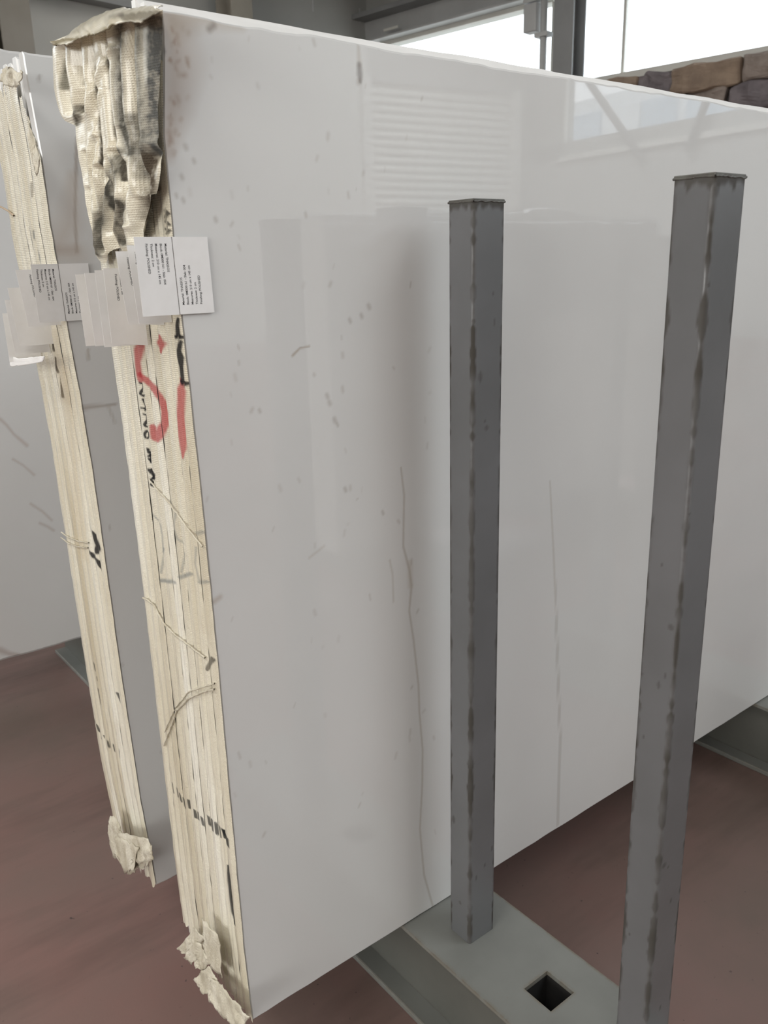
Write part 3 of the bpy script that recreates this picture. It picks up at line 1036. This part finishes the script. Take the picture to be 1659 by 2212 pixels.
cl = empty('fibreglass_cloth', (0.0, 0.15, 1.45))
tag(cl, 'wrinkled dirty fibreglass cloth hanging over the top corner of the near bundle', 'cloth')
Lrow = [(80, 128), (130, 127), (190, 128), (235, 139), (262, 151), (272, 168), (300, 170), (400, 186), (560, 207), (600, 214)]
Rrow = [(10, 344), (60, 343), (130, 341), (180, 338), (230, 334), (300, 337), (360, 346), (410, 342), (450, 330), (500, 314), (540, 290), (600, 270)]
nr, nc = 260, 150
tt = np.linspace(0, 1, nr)
ss = np.linspace(0, 1, nc)
verts = np.zeros((nr, nc, 3))
pix = np.zeros((nr, nc, 2))
for i, t in enumerate(tt):
    for j, s in enumerate(ss):
        ytop = 92 - 72 * s ** 0.8
        ybot = 560 - 25 * s + 14 * math.sin(s * 9)
        py = ytop + t * (ybot - ytop)
        px = interp(Lrow, py) * (1 - s) + interp(Rrow, py) * s
        pix[i, j] = (px, py)
P_ = pix.reshape(-1, 2)
base_x = -0.030
r_ = np.stack([(P_[:, 0] - PP[0]), (P_[:, 1] - PP[1]), np.full(len(P_), F_PX)], 1) @ RWC
verts = CAM + r_ * ((base_x - CAM[0]) / r_[:, 0])[:, None]
yv, zv = verts[:, 1], verts[:, 2]
sg = np.tile(ss, nr)
tg = np.repeat(tt, nc)
# pleats: the sheet is stiff with resin and follows the slabs, creased along these lines (photo points)
GROOVES = [
    ([(203, 80), (207, 150), (212, 215), (218, 280), (226, 350), (226, 420), (222, 480), (224, 540)], 0.0040, 4.5),
    ([(230, 68), (237, 140), (244, 220), (252, 290), (257, 330), (268, 370), (278, 420), (284, 480)], 0.0042, 4.5),
    ([(291, 60), (291, 130), (294, 200), (300, 270), (306, 320), (310, 370), (318, 410)], 0.0055, 6),
    ([(262, 60), (262, 130), (264, 200), (272, 260)], 0.0025, 5),
    ([(148, 110), (149, 160), (154, 210), (160, 240)], 0.0040, 6),
    ([(172, 92), (176, 140), (186, 190), (183, 235)], 0.0045, 6),
    ([(190, 330), (196, 420), (204, 540)], 0.0020, 4),
    ([(224, 365), (240, 400), (250, 440), (244, 500), (250, 545)], 0.0034, 6),
    ([(256, 330), (272, 352), (284, 400), (268, 460), (270, 520)], 0.0032, 6),
    ([(332, 330), (322, 385), (318, 440), (300, 510)], 0.0044, 9),
    ([(210, 300), (206, 380), (214, 450)], 0.0018, 4),
    ([(250, 105), (226, 150), (206, 200), (197, 262), (198, 330), (194, 400)], -0.0013, 5),
    ([(225, 200), (216, 250), (210, 300)], -0.0009, 4),
]


def pdist(P, line):
    line = np.asarray(line, float)
    d_ = np.full(len(P), 1e9)
    for a, b in zip(line[:-1], line[1:]):
        e_ = b - a
        t_ = np.clip(((P - a) @ e_) / (e_ @ e_), 0, 1)
        d_ = np.minimum(d_, np.linalg.norm(P - a - t_[:, None] * e_, axis=1))
    return d_


dx = np.full(len(P_), -0.003)
for ln, dep, wid in GROOVES:
    dd = pdist(P_, ln)
    dx += 1.9 * dep * np.exp(-(dd / wid) ** 2) - 0.7 * dep * np.exp(-((dd - 2.4 * wid) / (1.3 * wid)) ** 2)
nz_ = np.array([mnoise.noise(Vector((a / 17, b / 75, 1.5))) for a, b in P_])
nz2 = np.array([mnoise.noise(Vector((a / 6, b / 16, 7.5))) for a, b in P_])
rough_ = np.clip((P_[:, 1] - 220) / 160, 0.15, 1)
dx += -0.0014 * nz_ - 0.0005 * nz2 * rough_
redge = np.array([interp(Rrow, q[1]) for q in P_])
kk = np.clip((P_[:, 0] - (redge - 26)) / 26, 0, 1)
dx += 0.007 * kk * kk * (P_[:, 1] < 420)
flap = np.clip((176 - P_[:, 0]) / 40, 0, 1) * np.clip((300 - P_[:, 1]) / 40, 0, 1)
dx -= 0.004 * flap
dx += 0.006 * np.clip((tg - 0.92) / 0.08, 0, 1)
verts[:, 0] += dx


def pstroke(pts, hw, rgb, a, soft=0.45):
    return (np.asarray(pts, float), np.asarray(hw, float), rgb, a, soft)


DIRT_SHADE = [  # cloth dirt, with the shade of its folds painted in
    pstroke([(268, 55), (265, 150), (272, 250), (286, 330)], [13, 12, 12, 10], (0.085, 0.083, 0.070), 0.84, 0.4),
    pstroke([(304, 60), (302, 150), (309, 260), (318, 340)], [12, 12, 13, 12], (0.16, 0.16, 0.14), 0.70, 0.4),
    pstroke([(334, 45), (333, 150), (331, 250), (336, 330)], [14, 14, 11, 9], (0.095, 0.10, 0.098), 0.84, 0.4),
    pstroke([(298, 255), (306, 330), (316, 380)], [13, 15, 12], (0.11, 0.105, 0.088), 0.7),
    pstroke([(322, 340), (330, 400), (318, 470)], [12, 14, 13], (0.065, 0.048, 0.032), 0.88, 0.5),  # brown shade in the fold's hollow, painted on
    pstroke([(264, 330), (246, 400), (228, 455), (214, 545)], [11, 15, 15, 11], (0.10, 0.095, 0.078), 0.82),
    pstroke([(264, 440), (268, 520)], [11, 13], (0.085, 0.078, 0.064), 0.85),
    pstroke([(180, 235), (172, 268)], [9, 6], (0.09, 0.08, 0.06), 0.88), pstroke([(148, 130), (146, 190)], [4, 6], (0.15, 0.145, 0.11), 0.75),
    pstroke([(186, 150), (184, 180)], [4, 5], (0.17, 0.16, 0.12), 0.75),
    pstroke([(203, 80), (208, 170), (216, 270), (226, 380)], 2.2, (0.07, 0.06, 0.045), 0.9, 0.35),  # crease shade painted along the left pleat
    pstroke([(230, 68), (238, 170), (250, 290), (270, 390)], 2.4, (0.06, 0.052, 0.04), 0.9, 0.35),  # shade of the next pleat, painted too
    pstroke([(292, 140), (298, 230), (308, 330)], 3.0, (0.02, 0.02, 0.018), 0.95, 0.35),  # near-black shade painted into the deepest pleat
    pstroke([(225, 330), (232, 400), (252, 470)], 3.4, (0.03, 0.028, 0.024), 0.88, 0.5),  # painted shade where the lower pleats bend
    pstroke([(349, 45), (345, 90), (346, 120), (338, 160)], 1.8, (0.04, 0.04, 0.045), 0.8, 0.5),
    pstroke([(358, 455), (358, 470), (364, 490)], 2.0, BLACK, 0.0, 0.5),
    pstroke([(262, 42), (330, 45)], [9, 12], (0.20, 0.17, 0.12), 0.6, 0.9),
]
col = paint(P_, DIRT_SHADE)
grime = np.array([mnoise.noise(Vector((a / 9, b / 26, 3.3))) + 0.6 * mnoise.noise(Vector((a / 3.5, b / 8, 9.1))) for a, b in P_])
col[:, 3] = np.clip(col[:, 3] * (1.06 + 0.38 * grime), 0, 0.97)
cm = raw('draped_sheet', verts, grid_faces(nr, nc), M_CLOTH, None, True, ('ink_shade', col))
adopt(cm, cl)
# folded lip along the top, reaching back over the slab tops
LIPU = [(118, 93), (128, 88), (150, 82), (166, 63), (185, 50), (205, 38), (232, 27), (262, 19), (285, 21), (310, 17), (335, 15), (352, 15)]
LIPL = [(118, 96), (128, 98), (150, 96), (168, 86), (188, 79), (206, 76), (230, 66), (252, 52), (278, 48), (305, 50), (330, 34), (352, 26)]
n1, n2 = 110, 12
vv_, cc_ = [], []
for i in range(n1):
    a = i / (n1 - 1)
    lu = np.array([np.interp(a * (len(LIPU) - 1), np.arange(len(LIPU)), [q[d] for q in LIPU]) for d in (0, 1)])
    ll = np.array([np.interp(a * (len(LIPL) - 1), np.arange(len(LIPL)), [q[d] for q in LIPL]) for d in (0, 1)])
    for j in range(n2):
        b = j / (n2 - 1)
        pt = ll * (1 - b) + lu * b
        q = onplane(pt, 0, -0.054 + 0.040 * b)
        q = q + np.array([-0.006 * math.sin(b * math.pi) + 0.0015 * mnoise.noise(Vector((a * 26, b * 3, 0))), 0, 0.0016 * mnoise.noise(Vector((a * 34, b * 2, 5)))])
        vv_.append(q)
        cc_.append(pt)
colr = paint(np.array(cc_), [pstroke([(275, 42), (310, 40), (345, 30)], [8, 9, 5], (0.10, 0.085, 0.06), 0.8), pstroke([(120, 97), (168, 86), (206, 77), (250, 56)], 3.4, (0.20, 0.165, 0.09), 0.85),
                             pstroke([(250, 40), (275, 35)], 5, (0.12, 0.11, 0.10), 0.6)])
lip = raw('folded_lip', np.array(vv_), grid_faces(n1, n2), M_CLOTH, None, True, ('ink_shade', colr))
md = lip.modifiers.new('thickness', 'SOLIDIFY')
md.thickness = 0.0016
adopt(lip, cl)


def flake(pts, x, parent, seed, name='torn_flap', thick=0.0012, amp=0.004, m_=None, label=None):
    """a stiff torn flap of resin mesh hanging off an end"""
    bm = bmesh.new()
    vs = [bm.verts.new(onplane(p, 0, x)) for p in pts]
    f = bm.faces.new(vs)
    bmesh.ops.triangulate(bm, faces=[f])
    for _ in range(3):
        bmesh.ops.subdivide_edges(bm, edges=bm.edges[:], cuts=1, use_grid_fill=True)
    for v_ in bm.verts:
        n3 = mnoise.noise_vector(v_.co * 60 + Vector((seed, 0, 0)))
        n4 = mnoise.noise_vector(v_.co * 150 + Vector((seed, 3, 0)))
        rib = mnoise.noise(Vector((v_.co.y * 260 + seed, v_.co.z * 40, 3.0)))
        v_.co += n3 * amp + n4 * amp * 0.4 + Vector((rib * amp * 0.5, 0, abs(rib) * amp * 0.6))
    o = bobj(name, bm, m_ or M_FRINGE, None, True)
    md_ = o.modifiers.new('thickness', 'SOLIDIFY')
    md_.thickness = thick
    if label:
        o['label'] = label
    adopt(o, parent)
    return o


SL1 = [o for o in bpy.data.objects if o.name.startswith('marble_slab') and o.get('group') == 'marble slabs of the near bundle']
SL1.sort(key=lambda o: o.data.vertices[0].co.y)
SL2 = [o for o in bpy.data.objects if o.name.startswith('marble_slab') and o.get('group') == 'marble slabs of the second bundle']
SL2.sort(key=lambda o: o.data.vertices[0].co.y)
flake([(420, 2005), (440, 2028), (418, 2045), (396, 2062), (381, 2050), (402, 2030)], -0.024, SL1[6], 1)
flake([(424, 2035), (447, 2058), (432, 2074), (412, 2082), (396, 2068)], -0.026, SL1[6], 2)
flake([(440, 2055), (458, 2082), (440, 2096), (422, 2094), (420, 2080)], -0.028, SL1[6], 3)
flake([(448, 2088), (468, 2120), (462, 2148), (436, 2146), (418, 2116), (432, 2104)], -0.030, SL1[6], 4)
flake([(458, 2118), (478, 2128), (508, 2165), (536, 2196), (524, 2222), (500, 2216), (470, 2186), (452, 2160), (450, 2135)], -0.032, SL1[6], 5, amp=0.004)
flake([(436, 1985), (470, 2020), (480, 2110), (455, 2095), (440, 2050)], -0.028, SL1[6], 6)
flake([(238, 1764), (252, 1768), (262, 1795), (300, 1842), (326, 1846), (318, 1868), (282, 1890), (262, 1870), (244, 1850), (232, 1800)], -0.026, SL2[4], 7, amp=0.005)
flake([(255, 1800), (310, 1808), (330, 1832), (331, 1856), (300, 1868), (268, 1840)], -0.032, SL2[4], 8, amp=0.005)
flake([(250, 1805), (300, 1830), (290, 1880), (270, 1884), (250, 1845)], -0.034, SL2[4], 9, amp=0.004)
flake([(4, 148), (10, 146), (14, 150), (22, 146), (27, 152), (40, 158), (50, 156), (48, 176), (36, 186), (10, 184), (2, 176)], -0.064, SL2[6], 10, amp=0.005)
flake([(58, 255), (64, 268), (72, 295), (82, 310), (88, 345), (80, 380), (66, 330)], -0.052, SL2[1], 12, amp=0.004)


def tube(name, pts, r, material, parent=None, nseg=7):
    """a thin round strand through 3-D points"""
    P = [Vector(p) for p in pts]
    rings = []
    for i, p in enumerate(P):
        d = (P[min(i + 1, len(P) - 1)] - P[max(i - 1, 0)]).normalized()
        a = d.orthogonal().normalized()
        b = d.cross(a)
        rings.append([p + (a * math.cos(t) + b * math.sin(t)) * r for t in np.linspace(0, 2 * math.pi, nseg, endpoint=False)])
    verts = [v for rg in rings for v in rg]
    faces = [(i * nseg + j, i * nseg + (j + 1) % nseg, (i + 1) * nseg + (j + 1) % nseg, (i + 1) * nseg + j) for i in range(len(P) - 1) for j in range(nseg)]
    return raw(name, verts, np.array(faces), material, parent, True)


def strand(pts, xpl, off, r, label, wob=0.0012, group=None):
    yz = px_end(pts, xpl)
    t = np.linspace(0, len(yz) - 1, len(yz) * 8)
    yy = np.interp(t, np.arange(len(yz)), yz[:, 0])
    zz = np.interp(t, np.arange(len(yz)), yz[:, 1])
    out = [(xpl(z) - off + wob * mnoise.noise(Vector((y * 200, z * 90, 0))), y, z + wob * mnoise.noise(Vector((y * 120, 3, z * 50)))) for y, z in zip(yy, zz)]
    o = tube('resin_strand', out, r, M_FRINGE)
    return tag(o, label, 'strand', group)


strand([(135, 1150), (150, 1160), (170, 1168), (195, 1172)], bulge2, 0.0054, 0.0013, 'upper of two pale strands crossing the second bundle beside the black paint', group='strands on the second bundle')
strand([(134, 1160), (148, 1172), (168, 1180), (192, 1183)], bulge2, 0.0054, 0.0012, 'lower of two pale strands crossing the second bundle beside the black paint', group='strands on the second bundle')
strand([(312, 1290), (335, 1305), (356, 1345), (380, 1370), (420, 1400), (446, 1420)], bulge1, 0.0057, 0.0015, 'pale ridge strand slanting down right across the near bundle, upper one', group='strands on the near bundle')
strand([(356, 1610), (372, 1570), (384, 1535), (410, 1508), (440, 1494), (466, 1488)], bulge1, 0.0057, 0.0015, 'pale ridge strand curving up right across the near bundle, lower one', group='strands on the near bundle')
strand([(358, 1580), (380, 1530), (412, 1492), (466, 1476)], bulge1, 0.0056, 0.0012, 'thinner pale strand just above the curving one on the near bundle', group='strands on the near bundle')
strand([(325, 1035), (345, 1060), (372, 1090), (400, 1130), (440, 1180)], bulge1, 0.0056, 0.0012, 'pale strand slanting below the black handwriting on the near bundle', group='strands on the near bundle')

# brown frayed thread sticking out at the far left
tp = [onplane(p, 0, -0.035) for p in ((-6, 444), (6, 449), (18, 456), (30, 466))]
tag(tube('loose_thread', tp, 0.0016, noisy('brown_thread', (0.42, 0.32, 0.22), (0.5, 0.4, 0.29), 50, 0.7)), 'brown loose thread sticking out of the second bundle above its paper tags', 'thread')

# ------------------------------------------------------------------ paper tags
LINES = ['Material: THASSOS', 'Block: 0M000161 - Slab: 004', 'Measures: 210 cm x 145 cm', 'Thickness: 2 cm', 'Finishing: POLISHED']


def text_mesh(txt, size):
    cu = bpy.data.curves.new('printed_line', 'FONT')
    cu.body = txt
    cu.size = size
    cu.resolution_u = 2
    cu.offset = size * 0.015
    ob = bpy.data.objects.new('printed_line', cu)
    COL.objects.link(ob)
    bpy.context.view_layer.update()
    dg = bpy.context.evaluated_depsgraph_get()
    me = bpy.data.meshes.new_from_object(ob.evaluated_get(dg))
    bpy.data.objects.remove(ob)
    bpy.data.curves.remove(cu)
    co = np.zeros(len(me.vertices) * 3)
    me.vertices.foreach_get('co', co)
    return me, co.reshape(-1, 3)


TXT = [text_mesh(t, 0.0041) for t in LINES]


def sheet(fn, w0, w1, n=14):
    us = np.linspace(w0, w1, n)
    vs = np.linspace(0, 1, 5)
    v3 = np.array([fn(u, v) for v in vs for u in us])
    return v3, grid_faces(len(vs), n)


def tag_on(P_tl, P_bl, fold_x, y, curl, label, group, face_half=0.0, scale=1.0, lines=range(5), droop=0.0, plastic=False):
    """a folded paper tag: one half sticks out left of the slab's end corner, the other lies on the face"""
    tl, bl = onplane(P_tl, 1, y), onplane(P_bl, 1, y)
    H = tl[2] - bl[2]
    Wd = fold_x - (tl[0] + bl[0]) / 2

    def fn(u, v):
        # u: metres left (+) or right (-) of the fold, v: 0 top .. 1 bottom
        lean = (bl[0] - tl[0]) * (v - 0.5)
        t = max(u, 0) / max(Wd, 1e-6)
        return (fold_x - u + lean, y - 0.0016 + 0.4 * curl * t * t, tl[2] - v * H - droop * t * v)
    root = empty('paper_tag', (fold_x, y, bl[2]))
    tag(root, label, 'tag', group)
    v3, fc = sheet(fn, Wd, 0.0)
    o = raw('outer_half', v3, fc, M_PAPER)
    md_ = o.modifiers.new('thickness', 'SOLIDIFY')
    md_.thickness = 0.0005
    adopt(o, root)
    halves = [(1, o)]
    if face_half:
        v3, fc = sheet(fn, 0.0, -face_half)
        o2 = raw('face_half', v3, fc, M_PAPER)
        md_ = o2.modifiers.new('thickness', 'SOLIDIFY')
        md_.thickness = 0.0005
        adopt(o2, root)
        v3, fc = sheet(lambda u, v: np.array(fn(u, v)) + (0, -0.0006, 0), 0.0006, -0.0003, 2)
        adopt(raw('fold_line', v3, fc, M_CREASE), root)
        halves.append((-1, o2))
    # printed lines: outer half reads downwards, face half upwards
    for side, half in halves:
        for i in lines:
            me, co = TXT[i]
            off = (0.0085 + 0.0060 * i) * scale
            q = np.zeros_like(co)
            for n_, (cx, cy, _) in enumerate(co):
                if side > 0:
                    u = off + 0.0018 - cy * scale
                    v = (0.0075 + cx * scale) / H
                else:
                    u = -(off - 0.001) + cy * scale
                    v = 1 - (0.011 + cx * scale) / H
                p = fn(u, v)
                q[n_] = (p[0], p[1] - 0.0006, p[2])
            me2 = me.copy()
            me2.name = 'printed_line'
            me2.vertices.foreach_set('co', q.astype(np.float32).ravel())
            me2.materials.clear()
            me2.materials.append(M_INK)
            t_ = link(bpy.data.objects.new('printed_line', me2))
            adopt(t_, half)
            t_.matrix_parent_inverse = Matrix.Identity(4)
    return root


G1, G2 = 'paper tags on the near bundle', 'paper tags on the second bundle'
tag_on((287, 512), (308, 684), -0.0165, -0.0012, 0.0, 'unfolded white paper tag with a crease, flat on the near polished slab corner', G1, 0.047)
tag_on((273, 530), (300, 700), -0.0185, 1 * PITCH - 0.001, 0.002, 'paper tag just behind the front tag of the near bundle', G1)
tag_on((249, 543), (278, 707), -0.0185, 2 * PITCH - 0.001, 0.004, 'third paper tag of the near bundle from the front, one printed line showing', G1, droop=-0.004)
tag_on((222, 580), (242, 752), -0.0195, 4 * PITCH - 0.001, 0.002, 'paper tag midway back on the near bundle with two printed lines showing', G1, droop=-0.006)
tag_on((204, 584), (226, 750), -0.0195, 5 * PITCH - 0.001, 0.004, 'fifth paper tag of the near bundle counted from the unfolded front one', G1)
tag_on((182, 590), (206, 748), -0.0195, 6 * PITCH - 0.001, 0.004, 'sixth paper tag of the near bundle, just in front of its rearmost tag', G1)
tag_on((163, 593), (186, 748), -0.0195, 8 * PITCH - 0.001, 0.006, 'rearmost paper tag of the near bundle, overlapping the second bundle tags', G1)
tag_on((65, 571), (84, 697), -0.026, Y2 - 0.0012, 0.0, 'unfolded white paper tag flat on the second bundle, front of its fan', G2, 0.047)
tag_on((33, 583), (62, 706), -0.027, Y2 + 1 * P2 - 0.001, 0.004, 'paper tag of the second bundle just behind its unfolded front tag', G2)
tag_on((16, 622), (43, 748), -0.027, Y2 + 3 * P2 - 0.001, 0.004, 'middle paper tag of the second bundle, third from its unfolded front tag', G2)
tag_on((10, 648), (33, 766), -0.027, Y2 + 4 * P2 - 0.001, 0.004, 'fourth paper tag of the second bundle, just above its lowest one', G2)
tag_on((5, 677), (21, 782), -0.027, Y2 + 6 * P2 - 0.001, 0.005, 'lowest paper tag of the second bundle, above the plastic scrap', G2)
# scrap of plastic sleeve under the left tags
sl = flake([(18, 768), (40, 774), (72, 772), (96, 770), (92, 782), (60, 788), (22, 792)], -0.072, SL2[6], 21, 'plastic_scrap', 0.0008, 0.0012, M_PAPER, 'pale plastic scrap below the paper tags')

# ------------------------------------------------------------------ rack: beams on the floor and posts standing in their sockets
HOLES = [-0.265]


def beam(x0, x1, y0, y1, label, holes):
    root = empty('rack_beam', ((x0 + x1) / 2, (y0 + y1) / 2, FLOOR))
    tag(root, label, 'beam', 'rack beams on the floor')
    xc = (x0 + x1) / 2
    hs = 0.029
    bm = bmesh.new()
    hs_ = sorted(holes)
    ys = [y0] + [q for h_ in hs_ for q in (h_ - hs, h_ + hs)] + [y1]
    xs = [x0, xc - hs, xc + hs, x1]
    for zz in (0.0,):
        tv, bv = {}, {}
        for i, x in enumerate(xs):
            for j, yy in enumerate(ys):
                tv[i, j] = bm.verts.new((x, yy, -0.0005))
                bv[i, j] = bm.verts.new((x, yy, -0.0085))
        hole = lambda i, j: i == 1 and j % 2 == 1 and holes
        for i in range(3):
            for j in range(len(ys) - 1):
                if hole(i, j):
                    for (a, b) in (((i, j), (i + 1, j)), ((i + 1, j), (i + 1, j + 1)), ((i + 1, j + 1), (i, j + 1)), ((i, j + 1), (i, j))):
                        bm.faces.new((tv[a], tv[b], bv[b], bv[a]))
                    continue
                bm.faces.new((tv[i, j], tv[i + 1, j], tv[i + 1, j + 1], tv[i, j + 1]))
                bm.faces.new((bv[i, j], bv[i, j + 1], bv[i + 1, j + 1], bv[i + 1, j]))
        J = len(ys) - 1
        for i in range(3):
            bm.faces.new((tv[i, 0], tv[i + 1, 0], bv[i + 1, 0], bv[i, 0]))
            bm.faces.new((tv[i, J], tv[i + 1, J], bv[i + 1, J], bv[i, J]))
        for j in range(J):
            bm.faces.new((tv[0, j], tv[0, j + 1], bv[0, j + 1], bv[0, j]))
            bm.faces.new((tv[3, j], tv[3, j + 1], bv[3, j + 1], bv[3, j]))
    adopt(bobj('top_flange', bm, M_BEAM), root)
    adopt(box('bottom_flange', (x0, y0, FLOOR), (x1, y1, FLOOR + 0.014), M_BEAM, None, 0.003), root)
    bm = bmesh.new()
    cuts = [y0] + [q for h_ in hs_ for q in (h_ - hs - 0.006, h_ + hs + 0.006)] + [y1]
    for a, b in zip(cuts[::2], cuts[1::2]):
        pass
    for sx in (-1, 1):
        add_box(bm, (xc + sx * 0.052 - 0.004, y0, FLOOR + 0.014), (xc + sx * 0.052 + 0.004, y1, -0.0085))
    adopt(bobj('web', bm, M_BEAMD), root)
    for h_ in hs_:
        bm = bmesh.new()
        o_, i_ = hs + 0.006, hs + 0.001
        add_box(bm, (xc - o_, h_ - o_, FLOOR + 0.014), (xc - i_, h_ + o_, -0.0088))
        add_box(bm, (xc + i_, h_ - o_, FLOOR + 0.014), (xc + o_, h_ + o_, -0.0088))
        add_box(bm, (xc - i_, h_ - o_, FLOOR + 0.014), (xc + i_, h_ - i_, -0.0088))
        add_box(bm, (xc - i_, h_ + i_, FLOOR + 0.014), (xc + i_, h_ + o_, -0.0088))
        adopt(bobj('socket', bm, M_HOLE), root)
    return root


beam(0.318, 0.510, -0.72, 2.05, 'grey steel rack beam with square socket hole, under the near slabs', HOLES)
beam(1.560, 1.755, -0.75, 2.05, 'shaded grey rack beam under the far end of the near slabs', [-0.265])


def post(x0, x1, y0, y1, z0, z1, label, lean=(0, 0)):
    """square hollow steel post: four walls of tube, cap plate welded on with a bead"""
    root = empty('rack_post', ((x0 + x1) / 2, (y0 + y1) / 2, z0))
    tag(root, label, 'post', 'rack posts')
    # square tube with rolled corners, sampled finely enough to carry scraped paint and rust along its corners
    r, prof, corner = 0.005, [], []
    cs = [(x0, y0, math.pi), (x1, y0, 1.5 * math.pi), (x1, y1, 0.0), (x0, y1, 0.5 * math.pi)]
    for q, (cx, cy, a0) in enumerate(cs):
        ox, oy = cx + (r if cx == x0 else -r), cy + (r if cy == y0 else -r)
        for t in np.linspace(0, 0.5 * math.pi, 6):
            prof.append((ox + r * math.cos(a0 + t), oy + r * math.sin(a0 + t)))
        nx_, ny_, a1 = cs[(q + 1) % 4]
        e0 = prof[-1]
        ox2, oy2 = nx_ + (r if nx_ == x0 else -r), ny_ + (r if ny_ == y0 else -r)
        e1 = (ox2 + r * math.cos(a1), oy2 + r * math.sin(a1))
        for t in np.linspace(0, 1, 16)[1:-1]:
            prof.append((e0[0] + (e1[0] - e0[0]) * t, e0[1] + (e1[1] - e0[1]) * t))
    prof = np.array(prof)
    npf, nzr = len(prof), 560
    zs = np.linspace(z0, z1, nzr)
    V = np.zeros((nzr, npf, 3))
    V[:, :, :2] = prof[None]
    V[:, :, 2] = zs[:, None]
    V = V.reshape(-1, 3)
    ii, jj = np.meshgrid(np.arange(nzr - 1), np.arange(npf), indexing='ij')
    a_ = (ii * npf + jj).ravel()
    b_ = (ii * npf + (jj + 1) % npf).ravel()
    F = np.stack([a_, b_, b_ + npf, a_ + npf], 1)
    sd = int(abs(y0) * 1000)
    wear = np.zeros((len(V), 4))
    wear[:, :3] = (0.062, 0.057, 0.050)
    dc = np.min([np.hypot(V[:, 0] - cx, V[:, 1] - cy) for cx, cy, _ in cs], axis=0)
    zz_ = V[:, 2]
    reach = 0.0033 + 0.0026 * fnoise(zz_ * 28, sd) + 0.0022 * fnoise(zz_ * 90, sd + 1) + 0.0035 * np.clip(fnoise(zz_ * 9, sd + 2) - 0.35, 0, 1)
    wear[:, 3] = np.clip((reach - (dc - 0.0021)) / 0.0022, 0, 1) * np.clip(0.62 + 0.4 * fnoise(zz_ * 40, sd + 3), 0, 0.97)
    top = np.clip((zz_ - (z1 - 0.012 - 0.006 * fnoise(V[:, 0] * 160 + V[:, 1] * 190, sd + 5))) / 0.006, 0, 1)
    wear[:, 3] = np.maximum(wear[:, 3], 0.8 * top)
    rs_ = np.random.default_rng(sd)
    for _ in range(26):
        cx, cy = prof[rs_.integers(npf)]
        cz = rs_.uniform(0.05, z1)
        rr_ = rs_.uniform(0.0015, 0.0045)
        d2 = ((V[:, 0] - cx) ** 2 + (V[:, 1] - cy) ** 2 + ((zz_ - cz) / rs_.uniform(1.0, 2.4)) ** 2) / rr_ ** 2
        wear[:, 3] = np.maximum(wear[:, 3], np.clip(1.4 - d2, 0, 1) * 0.6)
    adopt(raw('tube', V, F, M_POST, None, True, ('wear', wear)), root)
    bm = bmesh.new()
    add_box(bm, (x0 + 0.0004, y0 + 0.0004, z1), (x1 - 0.0004, y1 - 0.0004, z1 + 0.004), 0.001)
    adopt(bobj('cap_plate', bm, M_BEAMD), root)
    pts = []
    per = [(x0, y0), (x1, y0), (x1, y1), (x0, y1), (x0, y0)]
    for (ax, ay), (bx_, by) in zip(per[:-1], per[1:]):
        for t in np.linspace(0, 1, 40, endpoint=False):
            px_, py_ = ax + (bx_ - ax) * t, ay + (by - ay) * t
            wv = mnoise.noise(Vector((px_ * 150, py_ * 150, sd)))
            pts.append((px_ + (0.0006 if px_ < (x0 + x1) / 2 else -0.0006), py_ + (0.0006 if py_ < (y0 + y1) / 2 else -0.0006), z1 + 0.0004 + 0.0014 * wv))
    pts.append(pts[0])
    adopt(tube('weld_bead', pts, 0.0015, M_BEAMD), root)
    return root


post(0.381, 0.443, -0.109, -0.057, 0.0, 1.250, 'grey steel rack post standing close against the polished slab')
post(0.381, 0.443, -0.4685, -0.418, 0.0, 1.251, 'grey steel rack post nearest the camera, beyond the empty square socket')
post(1.628, 1.688, -0.475, -0.421, 0.0, 1.22, 'rack post of the far beam, seen only as a faint reflection in the slab')
post(1.628, 1.688, -0.627, -0.573, 0.0, 1.20, 'outer rack post of the far beam, seen only as a faint reflection')

# ------------------------------------------------------------------ film-wrapped bundle opposite, mirrored in the polished face
wbn = empty('wrapped_slab_bundle', (2.55, -1.9, 0))
tag(wbn, 'white slab bundle wrapped in clear film, mirrored behind the posts in the polished slab', 'bundle')
for k in range(8):
    o = slab('slab', -1.75 - 0.024 * (k + 1), 1.345, lambda z: 0.0, 12, 8, 150 + k, M_MARBLE, x0=1.42, x1=3.52)
    adopt(o, wbn)
# film: draped over the top with a slack hump
n1, n2 = 90, 40
xs = np.linspace(1.40, 3.54, n1)
vs_ = []
for x in xs:
    hump = 0.05 * math.exp(-((x - 2.75) / 0.28) ** 2) + 0.02 * math.exp(-((x - 2.0) / 0.4) ** 2)
    for j in range(n2):
        b = j / (n2 - 1)
        if b < 0.4:
            p = (x, -1.742, 0.9 + (1.353 - 0.9) * b / 0.4)
        elif b < 0.6:
            q = (b - 0.4) / 0.2
            p = (x, -1.742 - 0.215 * q, 1.353 + hump * math.sin(q * math.pi) + 0.004)
        else:
            p = (x, -1.957, 1.353 - (1.353 - 0.9) * (b - 0.6) / 0.4)
        n3 = mnoise.noise_vector(Vector((x * 9, b * 14, 2)))
        vs_.append((p[0], p[1] + (0.004 + n3.y * 0.004) * (1 if b < 0.5 else -1), p[2] + max(0, n3.z) * 0.010 * (0.35 < b < 0.65)))
fm = raw('plastic_film', np.array(vs_), grid_faces(n1, n2), M_FILM, None, True)
adopt(fm, wbn)
for xb in (1.75, 3.05):
    b_ = beam(xb - 0.095, xb + 0.095, -2.6, -1.3, ('rack beam under the wrapped bundle opposite, left one' if xb < 2 else 'rack beam under the wrapped bundle opposite, right one'), [])
